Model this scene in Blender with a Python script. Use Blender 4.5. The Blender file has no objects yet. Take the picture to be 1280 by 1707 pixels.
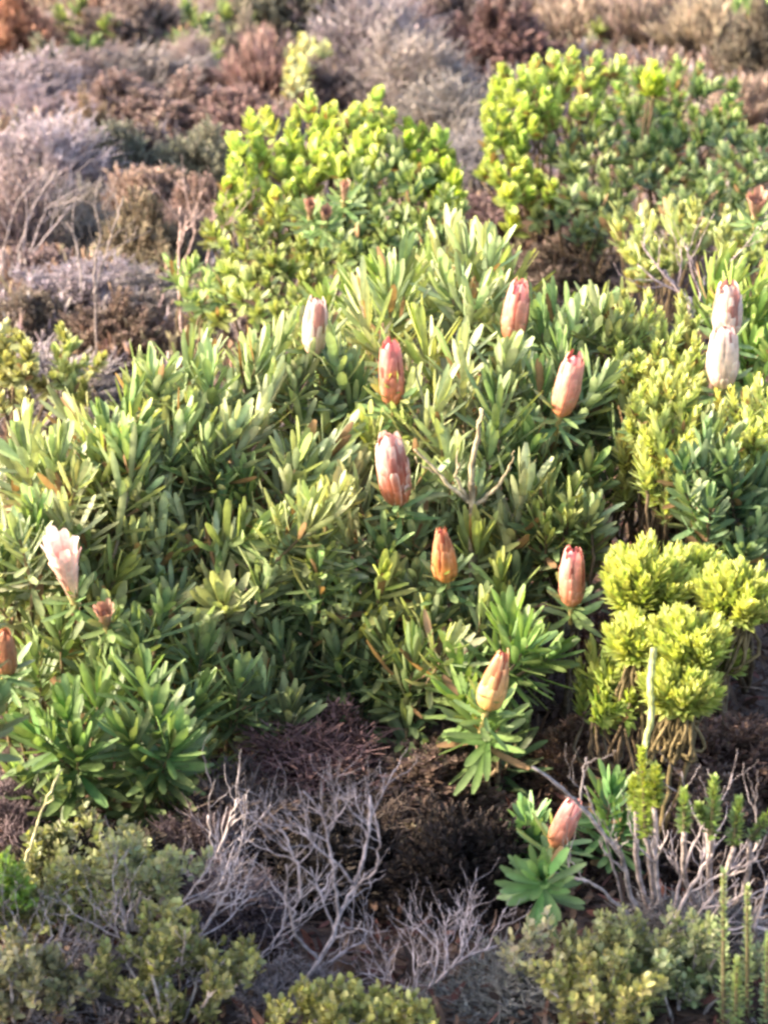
import bpy, math, random
import numpy as np
from mathutils import Vector

R = math.radians
scene = bpy.context.scene
COL = scene.collection
rng = np.random.default_rng(7)

# ------------------------------------------------------------------ camera, sky, sun, exposure
CAM_H, PITCH, FOV = 2.0, 22.0, 24.0
cam_data = bpy.data.cameras.new("camera")
cam = bpy.data.objects.new("camera", cam_data)
COL.objects.link(cam)
cam.location = (0, 0, CAM_H)
cam.rotation_euler = (R(90 - PITCH), 0, 0)
cam_data.sensor_fit = 'VERTICAL'
cam_data.angle = R(FOV)
cam_data.clip_end = 500
cam_data.dof.use_dof = True
cam_data.dof.focus_distance = 4.2
cam_data.dof.aperture_fstop = 3.6
scene.camera = cam

SUN_TO = Vector((-0.87, -0.08, 0.42)).normalized()
world = bpy.data.worlds.new("World")
scene.world = world
world.use_nodes = True
wn = world.node_tree
sky = wn.nodes.new("ShaderNodeTexSky")
sky.sky_type = 'NISHITA'
sky.sun_disc = False
sky.sun_elevation = math.asin(SUN_TO.z)
sky.sun_rotation = math.atan2(SUN_TO.x, SUN_TO.y)
sky.dust_density = 4.0
sky.ozone_density = 0.4
wn.links.new(sky.outputs[0], wn.nodes["Background"].inputs[0])
wn.nodes["Background"].inputs[1].default_value = 0.15
sd = bpy.data.lights.new("sun", 'SUN')
sd.energy = 3.2
sd.angle = R(1.5)
sd.color = (1.0, 0.85, 0.63)
sun = bpy.data.objects.new("sun", sd)
COL.objects.link(sun)
sun.rotation_euler = (-SUN_TO).to_track_quat('-Z', 'Y').to_euler()
vs = scene.view_settings
vs.view_transform = 'Standard'
vs.look = 'None'
vs.gamma = 1
vs.exposure = 2.2
scene.cycles.filter_width = 2.7
scene.cycles.max_bounces = 6

# ------------------------------------------------------------------ pixel helpers (1280 x 1707 photo)
PW, PH = 1280.0, 1707.0
TAN = math.tan(R(FOV / 2))
cp, sp = math.cos(R(PITCH)), math.sin(R(PITCH))


def P(px, py, Y):
    """point at horizontal distance Y seen at photo pixel"""
    px = np.asarray(px, float); py = np.asarray(py, float); Y = np.asarray(Y, float)
    u = (px - PW / 2) / (PH / 2) * TAN
    v = -(py - PH / 2) / (PH / 2) * TAN
    dy = cp + v * sp
    dz = -sp + v * cp
    t = Y / dy
    return np.stack([u * t, Y + 0 * t, CAM_H + dz * t], -1)


def ground_z(x, y):
    return (0.03 * np.sin(1.7 * x + 0.6 * y) + 0.025 * np.sin(2.9 * y - 1.3 * x + 1.0)
            + 0.012 * np.sin(7.1 * x + 2.0) * np.sin(5.3 * y))


def G(px, py):
    v = -(py - PH / 2) / (PH / 2) * TAN
    Y = CAM_H * (cp + v * sp) / (sp - v * cp)
    p = P(px, py, Y)
    p[2] = float(ground_z(p[0], p[1]))
    return p


def mpp(Y):
    return 2 * TAN * Y / cp / PH


def nrm(a):
    return a / np.maximum(np.linalg.norm(a, axis=-1, keepdims=True), 1e-9)


# ------------------------------------------------------------------ geometry collector
class Geo:
    def __init__(self):
        self.v, self.f, self.c, self.n = [], [], [], 0

    def add(self, v, f, c):
        self.v.append(v); self.f.append(f + self.n); self.c.append(c); self.n += len(v)

    def mesh(self, name, mat):
        v = np.concatenate(self.v).astype(np.float32)
        f = np.concatenate(self.f).astype(np.int32)
        c = np.concatenate(self.c).astype(np.float32)
        me = bpy.data.meshes.new(name)
        me.vertices.add(len(v)); me.vertices.foreach_set('co', v.ravel())
        me.loops.add(f.size); me.loops.foreach_set('vertex_index', f.ravel())
        me.polygons.add(len(f))
        me.polygons.foreach_set('loop_start', np.arange(0, f.size, 4, dtype=np.int32))
        me.polygons.foreach_set('use_smooth', np.ones(len(f), bool))
        me.update(calc_edges=True)
        a = me.color_attributes.new('Col', 'FLOAT_COLOR', 'POINT')
        rgba = np.ones((len(v), 4), np.float32); rgba[:, :3] = np.clip(c, 0, 1)
        a.data.foreach_set('color', rgba.ravel())
        me.materials.append(mat)
        return me


def link(name, me, parent=None, loc=None):
    o = bpy.data.objects.new(name, me)
    COL.objects.link(o)
    if parent is not None:
        o.parent = parent
        o.matrix_parent_inverse = parent.matrix_world.inverted() if False else o.matrix_parent_inverse
    if loc is not None:
        o.location = loc
    return o


def thing(name, label, cat, loc, group=None):
    o = bpy.data.objects.new(name, None)
    COL.objects.link(o)
    o.location = loc
    o.empty_display_size = 0.1
    tag(o, label, cat, group)
    return o


def tag(o, label=None, cat=None, group=None, kind=None):
    if label: o['label'] = label
    if cat: o['category'] = cat
    if group: o['group'] = group
    if kind: o['kind'] = kind
    return o


def build(g, name, mat, parent):
    """mesh object in world coordinates, shifted into its parent's space"""
    org = np.array(parent.location) if parent is not None else np.zeros(3)
    g.v = [v - org for v in g.v]
    return link(name, g.mesh(name, mat), parent)


def smoothprof(kind):
    if kind == 'oblong':
        return np.array([0, .22, .5, .8, 1.]), np.array([.30, .72, .95, 1.0, .38])
    if kind == 'lance':
        return np.array([0, .3, .65, 1.]), np.array([.4, .95, .85, .12])
    if kind == 'oval':
        return np.array([0, .3, .7, 1.]), np.array([.35, 1., .95, .3])
    if kind == 'blade':
        return np.array([0, .5, 1.]), np.array([.8, 1., .25])
    if kind == 'chip':
        return np.array([0, 1.]), np.array([1., .55])


def add_leaves(g, B, D, N, L, W, curl, fold, prof, cA, cB, cols=3):
    n = len(B)
    if n == 0: return
    t, w = smoothprof(prof)
    s = np.linspace(-1, 1, cols)
    D = nrm(D); S = nrm(np.cross(D, N)); N = nrm(np.cross(S, D))
    L = np.broadcast_to(L, n); W = np.broadcast_to(W, n); curl = np.broadcast_to(curl, n)
    fold = np.broadcast_to(fold, n)
    T = t[None, :, None, None]; K = s[None, None, :, None]; Wd = w[None, :, None, None]
    e = lambda a: a[:, None, None, :]
    q = lambda a: a[:, None, None, None]
    pos = e(B) + e(D) * q(L) * T + e(N) * q(L * curl) * T ** 2 + e(S) * q(W / 2) * Wd * K
    pos = pos + e(N) * q(W * fold) * np.abs(K) * Wd
    m, k = len(t), cols
    col = (e(cA) * (1 - T ** 1.5) + e(cB) * T ** 1.5) * (1.12 - .2 * np.abs(K))
    base = (np.arange(n) * m * k)[:, None, None]
    i = np.arange(m - 1)[None, :, None]; j = np.arange(k - 1)[None, None, :]
    a = base + i * k + j
    f = np.stack([a, a + 1, a + k + 1, a + k], -1).reshape(-1, 4)
    g.add(pos.reshape(-1, 3), f, col.reshape(-1, 3))


def frame(A):
    ref = np.where(np.abs(A[:, 2:3]) > 0.9, np.array([[1., 0, 0]]), np.array([[0, 0, 1.]]))
    X = nrm(np.cross(A, ref)); Y = np.cross(A, X)
    return X, Y


def add_segs(g, A, B, ra, rb, col, sides=4):
    n = len(A)
    if n == 0: return
    ax = nrm(B - A); X, Y = frame(ax)
    ra = np.broadcast_to(ra, n); rb = np.broadcast_to(rb, n)
    th = np.arange(sides) * 2 * math.pi / sides
    c, s = np.cos(th)[None, :, None], np.sin(th)[None, :, None]
    off = X[:, None, :] * c + Y[:, None, :] * s
    v = np.concatenate([A[:, None] + off * ra[:, None, None], B[:, None] + off * rb[:, None, None]], 1)
    base = (np.arange(n) * 2 * sides)[:, None]; i = np.arange(sides)[None]
    j = (i + 1) % sides
    f = np.stack([base + i, base + j, base + j + sides, base + i + sides], -1).reshape(-1, 4)
    col = np.broadcast_to(col, (n, 3))
    g.add(v.reshape(-1, 3), f, np.repeat(col, 2 * sides, 0))


def add_tube(g, pts, rad, col, sides=6):
    pts = np.asarray(pts, float); m = len(pts)
    rad = np.broadcast_to(rad, m)
    tan = nrm(np.gradient(pts, axis=0))
    x = nrm(np.cross(tan[0], [0.31, 0.95, 0.05]))
    rings = []
    th = np.arange(sides) * 2 * math.pi / sides
    for k in range(m):
        x = nrm(x - tan[k] * np.dot(x, tan[k])); y = np.cross(tan[k], x)
        rings.append(pts[k] + rad[k] * (np.cos(th)[:, None] * x + np.sin(th)[:, None] * y))
    v = np.concatenate(rings)
    i = np.arange(m - 1)[:, None] * sides; j = np.arange(sides)[None]
    j2 = (j + 1) % sides
    f = np.stack([i + j, i + j2, i + j2 + sides, i + j + sides], -1).reshape(-1, 4)
    f = np.concatenate([f, [[(m - 1) * sides + q for q in (0, 1, 2, 3)]]]) if sides >= 4 else f
    c = np.broadcast_to(col, (len(v), 3)) if np.ndim(col) == 1 else np.repeat(col, sides, 0)
    g.add(v, f, c)


def smooth_path(pts, n=10, wob=0.0):
    """Catmull-Rom through pts"""
    pts = np.asarray(pts, float)
    P0 = np.concatenate([[2 * pts[0] - pts[1]], pts, [2 * pts[-1] - pts[-2]]])
    out = []
    for i in range(1, len(P0) - 2):
        for t in np.linspace(0, 1, n, endpoint=False):
            a, b, c, d = P0[i - 1], P0[i], P0[i + 1], P0[i + 2]
            out.append(0.5 * (2 * b + (c - a) * t + (2 * a - 5 * b + 4 * c - d) * t * t + (3 * b - a - 3 * c + d) * t ** 3))
    out.append(pts[-1])
    out = np.array(out)
    if wob: out[1:] += rng.normal(0, wob, out[1:].shape)
    return out


# ------------------------------------------------------------------ materials
def leaf_mat(name, rough=0.5, spec=0.5, trans=0.25, tint=(1, 1, 1), bump=0.3, scale=60, objcol=False, hvar=0.12):
    m = bpy.data.materials.new(name); m.use_nodes = True
    nt = m.node_tree; nd, lk = nt.nodes, nt.links
    p = nd["Principled BSDF"]; out = nd["Material Output"]
    at = nd.new("ShaderNodeAttribute"); at.attribute_name = 'Col'
    tc = nd.new("ShaderNodeTexCoord")
    nz = nd.new("ShaderNodeTexNoise"); nz.inputs['Scale'].default_value = scale; nz.inputs['Detail'].default_value = 3
    lk.new(tc.outputs['Object'], nz.inputs['Vector'])
    mr = nd.new("ShaderNodeMapRange"); mr.inputs[1].default_value = .3; mr.inputs[2].default_value = .7
    mr.inputs[3].default_value = 1 - hvar * 1.6; mr.inputs[4].default_value = 1 + hvar * 1.6
    lk.new(nz.outputs[0], mr.inputs[0])
    mx = nd.new("ShaderNodeMix"); mx.data_type = 'RGBA'; mx.blend_type = 'MULTIPLY'; mx.inputs[0].default_value = 1
    lk.new(at.outputs['Color'], mx.inputs[6]); lk.new(mr.outputs[0], mx.inputs[7])
    src = mx.outputs[2]
    if objcol:
        oi = nd.new("ShaderNodeObjectInfo")
        m2 = nd.new("ShaderNodeMix"); m2.data_type = 'RGBA'; m2.blend_type = 'MULTIPLY'; m2.inputs[0].default_value = 1
        lk.new(src, m2.inputs[6]); lk.new(oi.outputs['Color'], m2.inputs[7]); src = m2.outputs[2]
    lk.new(src, p.inputs['Base Color'])
    p.inputs['Roughness'].default_value = rough
    p.inputs['Specular IOR Level'].default_value = spec
    if bump:
        bp = nd.new("ShaderNodeBump"); bp.inputs['Strength'].default_value = bump; bp.inputs['Distance'].default_value = 0.002
        lk.new(nz.outputs[0], bp.inputs['Height']); lk.new(bp.outputs[0], p.inputs['Normal'])
    if trans:
        tr = nd.new("ShaderNodeBsdfTranslucent")
        m3 = nd.new("ShaderNodeMix"); m3.data_type = 'RGBA'; m3.blend_type = 'MULTIPLY'; m3.inputs[0].default_value = 1
        lk.new(src, m3.inputs[6]); m3.inputs[7].default_value = (*tint, 1)
        lk.new(m3.outputs[2], tr.inputs[0])
        ms = nd.new("ShaderNodeMixShader"); ms.inputs[0].default_value = trans
        lk.new(p.outputs[0], ms.inputs[1]); lk.new(tr.outputs[0], ms.inputs[2]); lk.new(ms.outputs[0], out.inputs[0])
    return m


M_LEAF = leaf_mat("waxy_leaf", 0.5, 0.45, 0.30, (1.25, 1.2, .6))
M_LIME = leaf_mat("young_leaf", 0.5, 0.5, 0.35, (1.2, 1.15, .5))
M_FINE = leaf_mat("heath_foliage", 0.8, 0.2, 0.2, objcol=True, bump=0, scale=14, hvar=.22)
M_BARK = leaf_mat("twig_bark", 0.85, 0.2, 0, bump=.8, scale=75, hvar=.4)
M_PETAL = leaf_mat("flower_bract", 0.5, 0.4, 0.22, (1.2, .8, .7), scale=90, hvar=.1)
M_LITTER = leaf_mat("dry_litter", 0.85, 0.15, 0.1, scale=40, hvar=.25)


def soil_mat():
    m = bpy.data.materials.new("soil"); m.use_nodes = True
    nt = m.node_tree; nd, lk = nt.nodes, nt.links
    p = nd["Principled BSDF"]; p.inputs['Roughness'].default_value = .95
    tc = nd.new("ShaderNodeTexCoord")
    n1 = nd.new("ShaderNodeTexNoise"); n1.inputs['Scale'].default_value = 1.6; n1.inputs['Detail'].default_value = 10
    n1.inputs['Roughness'].default_value = .7
    lk.new(tc.outputs['Object'], n1.inputs['Vector'])
    cr = nd.new("ShaderNodeValToRGB")
    e = cr.color_ramp.elements
    e[0].position = .3; e[0].color = (.05, .032, .028, 1); e[1].position = .72; e[1].color = (.2, .14, .12, 1)
    x = e.new(.5); x.color = (.11, .072, .06, 1)
    lk.new(n1.outputs[0], cr.inputs[0]); lk.new(cr.outputs[0], p.inputs['Base Color'])
    n2 = nd.new("ShaderNodeTexNoise"); n2.inputs['Scale'].default_value = 45; n2.inputs['Detail'].default_value = 6
    lk.new(tc.outputs['Object'], n2.inputs['Vector'])
    bp = nd.new("ShaderNodeBump"); bp.inputs['Strength'].default_value = .8; bp.inputs['Distance'].default_value = .02
    lk.new(n2.outputs[0], bp.inputs['Height']); lk.new(bp.outputs[0], p.inputs['Normal'])
    return m


# ------------------------------------------------------------------ ground
def make_ground():
    xs = np.concatenate([np.linspace(-60, -5, 12, endpoint=False), np.linspace(-5, 5, 120), np.linspace(5, 60, 13)[1:]])
    ys = np.concatenate([np.linspace(-20, 1, 8, endpoint=False), np.linspace(1, 14, 160), np.linspace(14, 120, 20)[1:]])
    X, Y = np.meshgrid(xs, ys)
    Z = ground_z(X, Y)
    v = np.stack([X, Y, Z], -1).reshape(-1, 3)
    ny, nx = X.shape
    i = np.arange(ny - 1)[:, None] * nx + np.arange(nx - 1)[None]
    f = np.stack([i, i + 1, i + nx + 1, i + nx], -1).reshape(-1, 4)
    g = Geo(); g.add(v, f, np.ones((len(v), 3)) * .1)
    o = link('ground', g.mesh('ground', soil_mat()))
    tag(o, kind='structure')


make_ground()


# ------------------------------------------------------------------ shoots
def shoot_leaves(g, base, axis, length, nl, L, W, th0, th1, c_old, c_new, tip, curl=0.1, fold=0.12, prof='oblong',
                 cols=3, jit=.18, newpow=1.5, u0=0.0, thj=8, dead=0.0):
    """spiral of nl leaves on each shoot; arrays over shoots"""
    n = len(base)
    axis = nrm(axis)
    X, Y = frame(axis)
    k = np.arange(nl)[None, :]
    u = u0 + (1 - u0) * (k + rng.random((n, nl))) / nl
    az = k * 2.39996 + rng.random((n, 1)) * 6.28 + rng.normal(0, .2, (n, nl))
    th = np.radians(th0 + (th1 - th0) * u ** 1.3 + rng.normal(0, thj, (n, nl)))
    rad = X[:, None] * np.cos(az)[..., None] + Y[:, None] * np.sin(az)[..., None]
    A = axis[:, None]
    D = A * np.cos(th)[..., None] + rad * np.sin(th)[..., None]
    N = -rad * np.cos(th)[..., None] + A * np.sin(th)[..., None]
    length = np.broadcast_to(length, n)
    B = base[:, None] + A * (length[:, None] * u)[..., None]
    Ls = np.broadcast_to(L, n)[:, None] * (1 - .25 * u ** 4) * (.8 + .35 * rng.random((n, nl)))
    Ws = np.broadcast_to(W, n)[:, None] * (.85 + .3 * rng.random((n, nl)))
    un = (u ** newpow)[..., None]
    c_old = np.broadcast_to(c_old, (n, 3))[:, None]; c_new = np.broadcast_to(c_new, (n, 3))[:, None]
    tip = np.broadcast_to(tip, (n, 3))[:, None]
    c = (c_old * (1 - un) + c_new * un) * (1 + rng.normal(0, jit, (n, nl, 1)))
    c = c * (1 + rng.normal(0, .05, (n, nl, 3)))
    cB = c * .75 + tip * .25
    N2 = N + rng.normal(0, .15, N.shape)
    fl = lambda a: a.reshape(-1, a.shape[-1])
    if dead:
        dm = (rng.random((n, nl, 1)) < dead * 2.2 * (1.1 - un))
        c = np.where(dm, np.array([.30, .185, .10]) * rng.uniform(.6, 1.3, (n, nl, 1)), c)
        cB = np.where(dm, c * .9, cB)
    add_leaves(g, fl(B), fl(D), fl(N2), Ls.ravel(), Ws.ravel(), curl * (1 + rng.normal(0, .6, n * nl)), fold, prof, fl(c), fl(cB), cols)


def poly_pts(poly, dist, maxn=4000):
    """scatter points in a pixel polygon at least dist apart"""
    poly = np.array(poly, float)
    lo, hi = poly.min(0), poly.max(0)
    pts = []
    x2, y2 = poly[:, 0], poly[:, 1]; x3, y3 = np.roll(x2, -1), np.roll(y2, -1)
    for _ in range(maxn):
        p = lo + rng.random(2) * (hi - lo)
        c = ((y2 > p[1]) != (y3 > p[1])) & (p[0] < (x3 - x2) * (p[1] - y2) / (y3 - y2 + 1e-9) + x2)
        if c.sum() % 2 == 0: continue
        if pts and np.min(np.linalg.norm(np.array(pts) - p, axis=1)) < dist: continue
        pts.append(p)
    return np.array(pts)


def vnoise(a, b, s):
    return np.sin(a * s + 1.3) * np.cos(b * s * 1.3 + .7) + .5 * np.sin(a * s * 2.3 + b * s * 1.9)


def branches(g, root, ends, nh=6, r0=.012, r1=.0035, col=(.17, .13, .09), hub=.45, sag=.06):
    """woody skeleton: root to a few hubs, hubs to shoot bases"""
    root = np.asarray(root, float); ends = np.asarray(ends, float)
    n = len(ends); nh = max(1, min(nh, n))
    idx = rng.choice(n, nh, replace=False)
    cen = ends[idx].copy()
    for _ in range(4):
        d = np.linalg.norm(ends[:, None] - cen[None], axis=2); own = d.argmin(1)
        for h in range(nh):
            if (own == h).any(): cen[h] = ends[own == h].mean(0)
    for h in range(nh):
        if not (own == h).any(): continue
        hp = root + (cen[h] - root) * hub; hp[2] += -.02
        mid = (root + hp) / 2 + rng.normal(0, .02, 3) + [0, 0, -.01]
        add_tube(g, smooth_path([root, mid, hp], 5, .002), np.linspace(r0, r0 * .6, 11), np.array(col) * rng.uniform(.8, 1.2))
        for e in ends[own == h]:
            m = (hp + e) / 2 + rng.normal(0, sag * .3, 3) - [0, 0, sag * .5]
            add_tube(g, smooth_path([hp, m, e], 4, .0015), np.linspace(r0 * .5, r1, 9), np.array(col) * rng.uniform(.8, 1.25), 5)


def lerp(a, b, t):
    return np.asarray(a) * (1 - t) + np.asarray(b) * t


def leafy_bush(name, label, cat, root, tips, axes, sp, mat=None, group=None, part='leafy_shoot', split=True, nh=8,
               stemcol=(.2, .15, .09), r0=.013, extra=None, hub=.45):
    """a shrub of leafy shoots on a woody skeleton. sp: dict of shoot arrays"""
    mat = mat or M_LEAF
    t = thing(name, label, cat, root, group)
    n = len(tips)
    axes = nrm(axes)
    ln = np.broadcast_to(sp['len'], n)
    bases = tips - axes * ln[:, None]
    keys = ('L', 'W', 'c_old', 'c_new', 'tip')
    arr = {}
    for k in keys:
        a = np.asarray(sp[k], float)
        arr[k] = np.broadcast_to(a, (n, 3)) if k.startswith('c') or k == 'tip' else np.broadcast_to(a, n)
    kw = {k: v for k, v in sp.items() if k not in keys and k not in ('len', 'nl', 'th0', 'th1')}
    order = np.argsort(-tips[:, 2] + tips[:, 1] * .6)
    front = order[:100] if split else []
    gb = Geo()
    branches(gb, root, bases, nh=nh, r0=r0, col=stemcol, hub=hub)
    build(gb, 'branches', M_BARK, t)

    def one(g, ids):
        shoot_leaves(g, bases[ids], axes[ids], ln[ids], sp['nl'], arr['L'][ids], arr['W'][ids], sp['th0'], sp['th1'],
                     arr['c_old'][ids], arr['c_new'][ids], arr['tip'][ids], **kw)
        add_segs(g, bases[ids], tips[ids], .0035, .0022, np.array(stemcol) * 1.3, 5)
    for i in front:
        g = Geo(); one(g, np.array([i])); build(g, part, mat, t)
    rest = order[100:] if split else order
    if len(rest):
        g = Geo(); one(g, rest)
        o = build(g, 'foliage', mat, t)
        if split: o['kind'] = 'stuff'
    return t


def px_bush(poly, dist, ypts, yval, noise=.06, lean=.5, up=1.0, cx=None, spread=.35, cyc=None):
    """tips and axes of a bush given by its pixel outline and depth profile"""
    p = poly_pts(poly, dist)
    Y = np.interp(p[:, 1], ypts, yval) + noise * vnoise(p[:, 0], p[:, 1], .013) + rng.normal(0, noise * .4, len(p))
    tips = P(p[:, 0], p[:, 1], Y)
    c = tips.mean(0) if cx is None else np.array(cx)
    d = tips - c; d[:, 2] = 0
    ax = np.array([0, 0, up]) + lean * d / max(np.abs(d[:, :2]).max(), .1) + rng.normal(0, spread, d.shape) * [1, 1, .35]
    ax[:, 1] -= .15
    return p, tips, nrm(ax)


GREEN_D = (.075, .135, .052); GREEN_M = (.14, .225, .085); GREY_G = (.27, .34, .21); YEL_G = (.33, .38, .11); OLIVE = (.19, .15, .075)
BLUE_G = (.10, .19, .11)
PALE_T = (.38, .42, .2)


def protea_cols(p, seed, mixy=.0, mixg=.3):
    """per-shoot leaf colours"""
    n = len(p)
    a = (vnoise(p[:, 0] + seed * 90, p[:, 1] - seed * 40, .011) * .3 + .5 + rng.normal(0, .22, n)).clip(0, 1)[:, None]
    b = rng.random((n, 1))
    c = lerp(np.array(GREEN_D), np.array(GREEN_M), a)
    c = np.where(b < mixg, lerp(c, np.array(GREY_G), .7), c)
    c = np.where(b > 1 - mixy, lerp(c, np.array(YEL_G), .75), c)
    w = (vnoise(p[:, 0] * 1.3 + seed * 50, p[:, 1] + 31, .016) * .55 + .2 + rng.normal(0, .12, n)).clip(0, .75)[:, None]
    c = lerp(c, np.array([.34, .36, .20]), w)
    return c


PROTEA = dict(len=.15, nl=34, L=.075, W=.0135, thj=14, dead=.035, jit=.24, th0=78, th1=14, tip=PALE_T, curl=.14, fold=.14, prof='oblong', cols=3)

# ------------------------------------------------------------------ flower heads
def flower_head(parent, base, axis, H, Wd, style, name='flower_head'):
    axis = nrm(np.asarray(axis, float)[None])
    X, Y = frame(axis); axis = axis[0]; X = X[0]; Y = Y[0]
    S = {
        'pink': dict(bot=(.48, .19, .06), mid=(.70, .27, .20), top=(.88, .40, .42), edge=(.84, .50, .40), prof='col'),
        'crimson': dict(bot=(.40, .15, .05), mid=(.60, .19, .13), top=(.82, .27, .32), edge=(.76, .38, .32), prof='col'),
        'cream': dict(bot=(.42, .15, .05), mid=(.45, .11, .07), top=(.95, .74, .68), edge=(.95, .82, .74), prof='col'),
        'orange': dict(bot=(.60, .26, .06), mid=(.56, .18, .06), top=(.48, .12, .10), edge=(.8, .48, .28), prof='taper'),
        'yellow': dict(bot=(.70, .40, .13), mid=(.76, .42, .18), top=(.58, .20, .16), edge=(.9, .66, .36), prof='taper'),
        'white': dict(bot=(.75, .50, .36), mid=(.85, .66, .56), top=(.92, .76, .70), edge=(.95, .88, .80), prof='col'),
        'open': dict(bot=(.75, .50, .34), mid=(.92, .62, .56), top=(.97, .90, .88), edge=(.95, .9, .85), prof='open'),
        'dead': dict(bot=(.42, .27, .19), mid=(.5, .32, .25), top=(.58, .38, .31), edge=(.45, .32, .22), prof='open'),
        'brown': dict(bot=(.36, .16, .07), mid=(.42, .17, .09), top=(.45, .2, .13), edge=(.5, .3, .18), prof='taper'),
    }[style]
    hs = np.array([0, .08, .25, .5, .75, .92, 1.0])
    rs = {'col': [.42, .78, .98, 1.0, .92, .74, .46], 'taper': [.4, .85, 1.0, .92, .68, .45, .28],
          'open': [.22, .36, .52, .78, 1.02, 1.15, 1.18]}[S['prof']]
    rs = np.array(rs) * Wd / 2
    if S['prof'] == 'open': rs *= .8
    rad = lambda h: np.interp(h, hs, rs)
    g = Geo()
    NB = 68 if S['prof'] != 'open' else 30
    m, k = 7, 5
    T = np.array([0, .25, .5, .72, .88, .96, 1.])
    for b in range(NB):
        u = (b + .5) / NB
        top = .16 + .82 * u ** .8 + rng.normal(0, .03)
        if S['prof'] == 'open': top = .3 + .7 * u ** .5
        start = max(0, top - .5) * .9
        h = start + (top - start) * T
        az = b * 2.39996 + rng.normal(0, .12)
        half = (.34 if u < .5 else .36) * rng.uniform(.85, 1.15)
        wp = np.interp(T, [0, .3, .65, .88, .96, 1], [.6, .9, 1., .9, .7, .42])
        lay = 1 + .14 * (1 - u) + rng.normal(0, .03)
        flare = (rng.uniform(-.12, .05) if S['prof'] != 'open' else rng.uniform(0, .35)) * T ** 3
        r = rad(np.minimum(h, 1)) * (lay + flare)
        s = np.linspace(-1, 1, k)
        ang = az + half * wp[:, None] * s[None]
        rr = r[:, None] * (1 + .05 * (1 - s[None] ** 2) - .03)
        pos = (base + axis * (h * H)[:, None, None] + X * (np.cos(ang) * rr)[..., None] + Y * (np.sin(ang) * rr)[..., None])
        hh = h[:, None, None]
        c = np.where(hh < .5, lerp(S['bot'], S['mid'], np.clip(hh * 2, 0, 1)), lerp(S['mid'], S['top'], np.clip(hh * 2 - 1, 0, 1)))
        ed = (np.abs(s)[None, :, None] ** 3 * .45 + (T[:, None, None] ** 6) * .5).clip(0, .8)
        c = c * (1 - ed) + np.array(S['edge']) * ed
        c = c * rng.uniform(.72, 1.15)
        if S['prof'] != 'open' and u > .45 and rng.random() < .18: c = c * np.array([.55, .36, .36])
        i = np.arange(m - 1)[:, None] * k + np.arange(k - 1)[None]
        f = np.stack([i, i + 1, i + k + 1, i + k], -1).reshape(-1, 4)
        g.add(pos.reshape(-1, 3), f, c.reshape(-1, 3))
    fo = build(g, name, M_PETAL, parent)
    # inner mass of florets
    g = Geo()
    hh = np.linspace(0.02, .93 if S['prof'] != 'open' else .75, 12)
    sc = .86 if S['prof'] != 'open' else .5
    rr = rad(hh) * sc; rr[-1] *= .3; rr[-2] *= .75
    add_tube(g, base + axis * (hh * H)[:, None], rr, np.array(S['top']) * .62, 12)
    add_tube(g, [base - axis * .05, base - axis * .02, base + axis * .012], [.004, .005, .010], (.35, .3, .12), 8)
    c2 = Geo(); c2.v, c2.f, c2.c, c2.n = g.v, g.f, g.c, g.n
    org = np.array(parent.location)
    g.v = [v - org for v in g.v]
    link('flower_core', g.mesh('flower_core', M_PETAL), fo)
    # ring of leaves just below the head
    g = Geo(); collar(g, base + axis * .012, axis)
    build(g, 'collar_leaves', M_LEAF, parent)
    return fo


def head_px(parent, px, py_top, py_bot, px_bot, w_px, Y, style, ly=-.05, name='flower_head'):
    a = P(px_bot, py_bot, Y)
    b = P(px, py_top, Y + ly)
    H = np.linalg.norm(b - a)
    return flower_head(parent, a, b - a, H * .97, w_px * mpp(Y) * .77, style, name)


def collar(g, base, axis, n=20, L=.062, W=.012, th0=100, th1=48, col=(.13, .215, .075), new=(.18, .27, .11)):
    axis = nrm(np.asarray(axis, float)[None])
    shoot_leaves(g, np.asarray(base)[None] - axis * .05, axis, .05, n, L, W, th0, th1, np.array(col), np.array(new), np.array(PALE_T), curl=.15)


# ------------------------------------------------------------------ THE PROTEA BUSHES
YP = [380, 480, 600, 850, 1050, 1200, 1330]
YV = [4.75, 4.5, 4.22, 3.92, 3.82, 3.74, 3.66]


def yb(py):
    return float(np.interp(py, YP, YV))


def stacked(p, tips, axes, cols, back=.14, down=.06, frac=.7):
    """a second, inner layer of shoots behind the outer one"""
    n = len(p); ids = np.where(rng.random(n) < frac)[0]
    t2 = tips[ids] + rng.normal(0, .03, (len(ids), 3)) + [0, back, -down]
    c2 = cols[ids] * np.array([.95, .85, .8])
    return np.concatenate([tips, t2]), np.concatenate([axes, axes[ids]]), np.concatenate([cols, c2])


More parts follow.
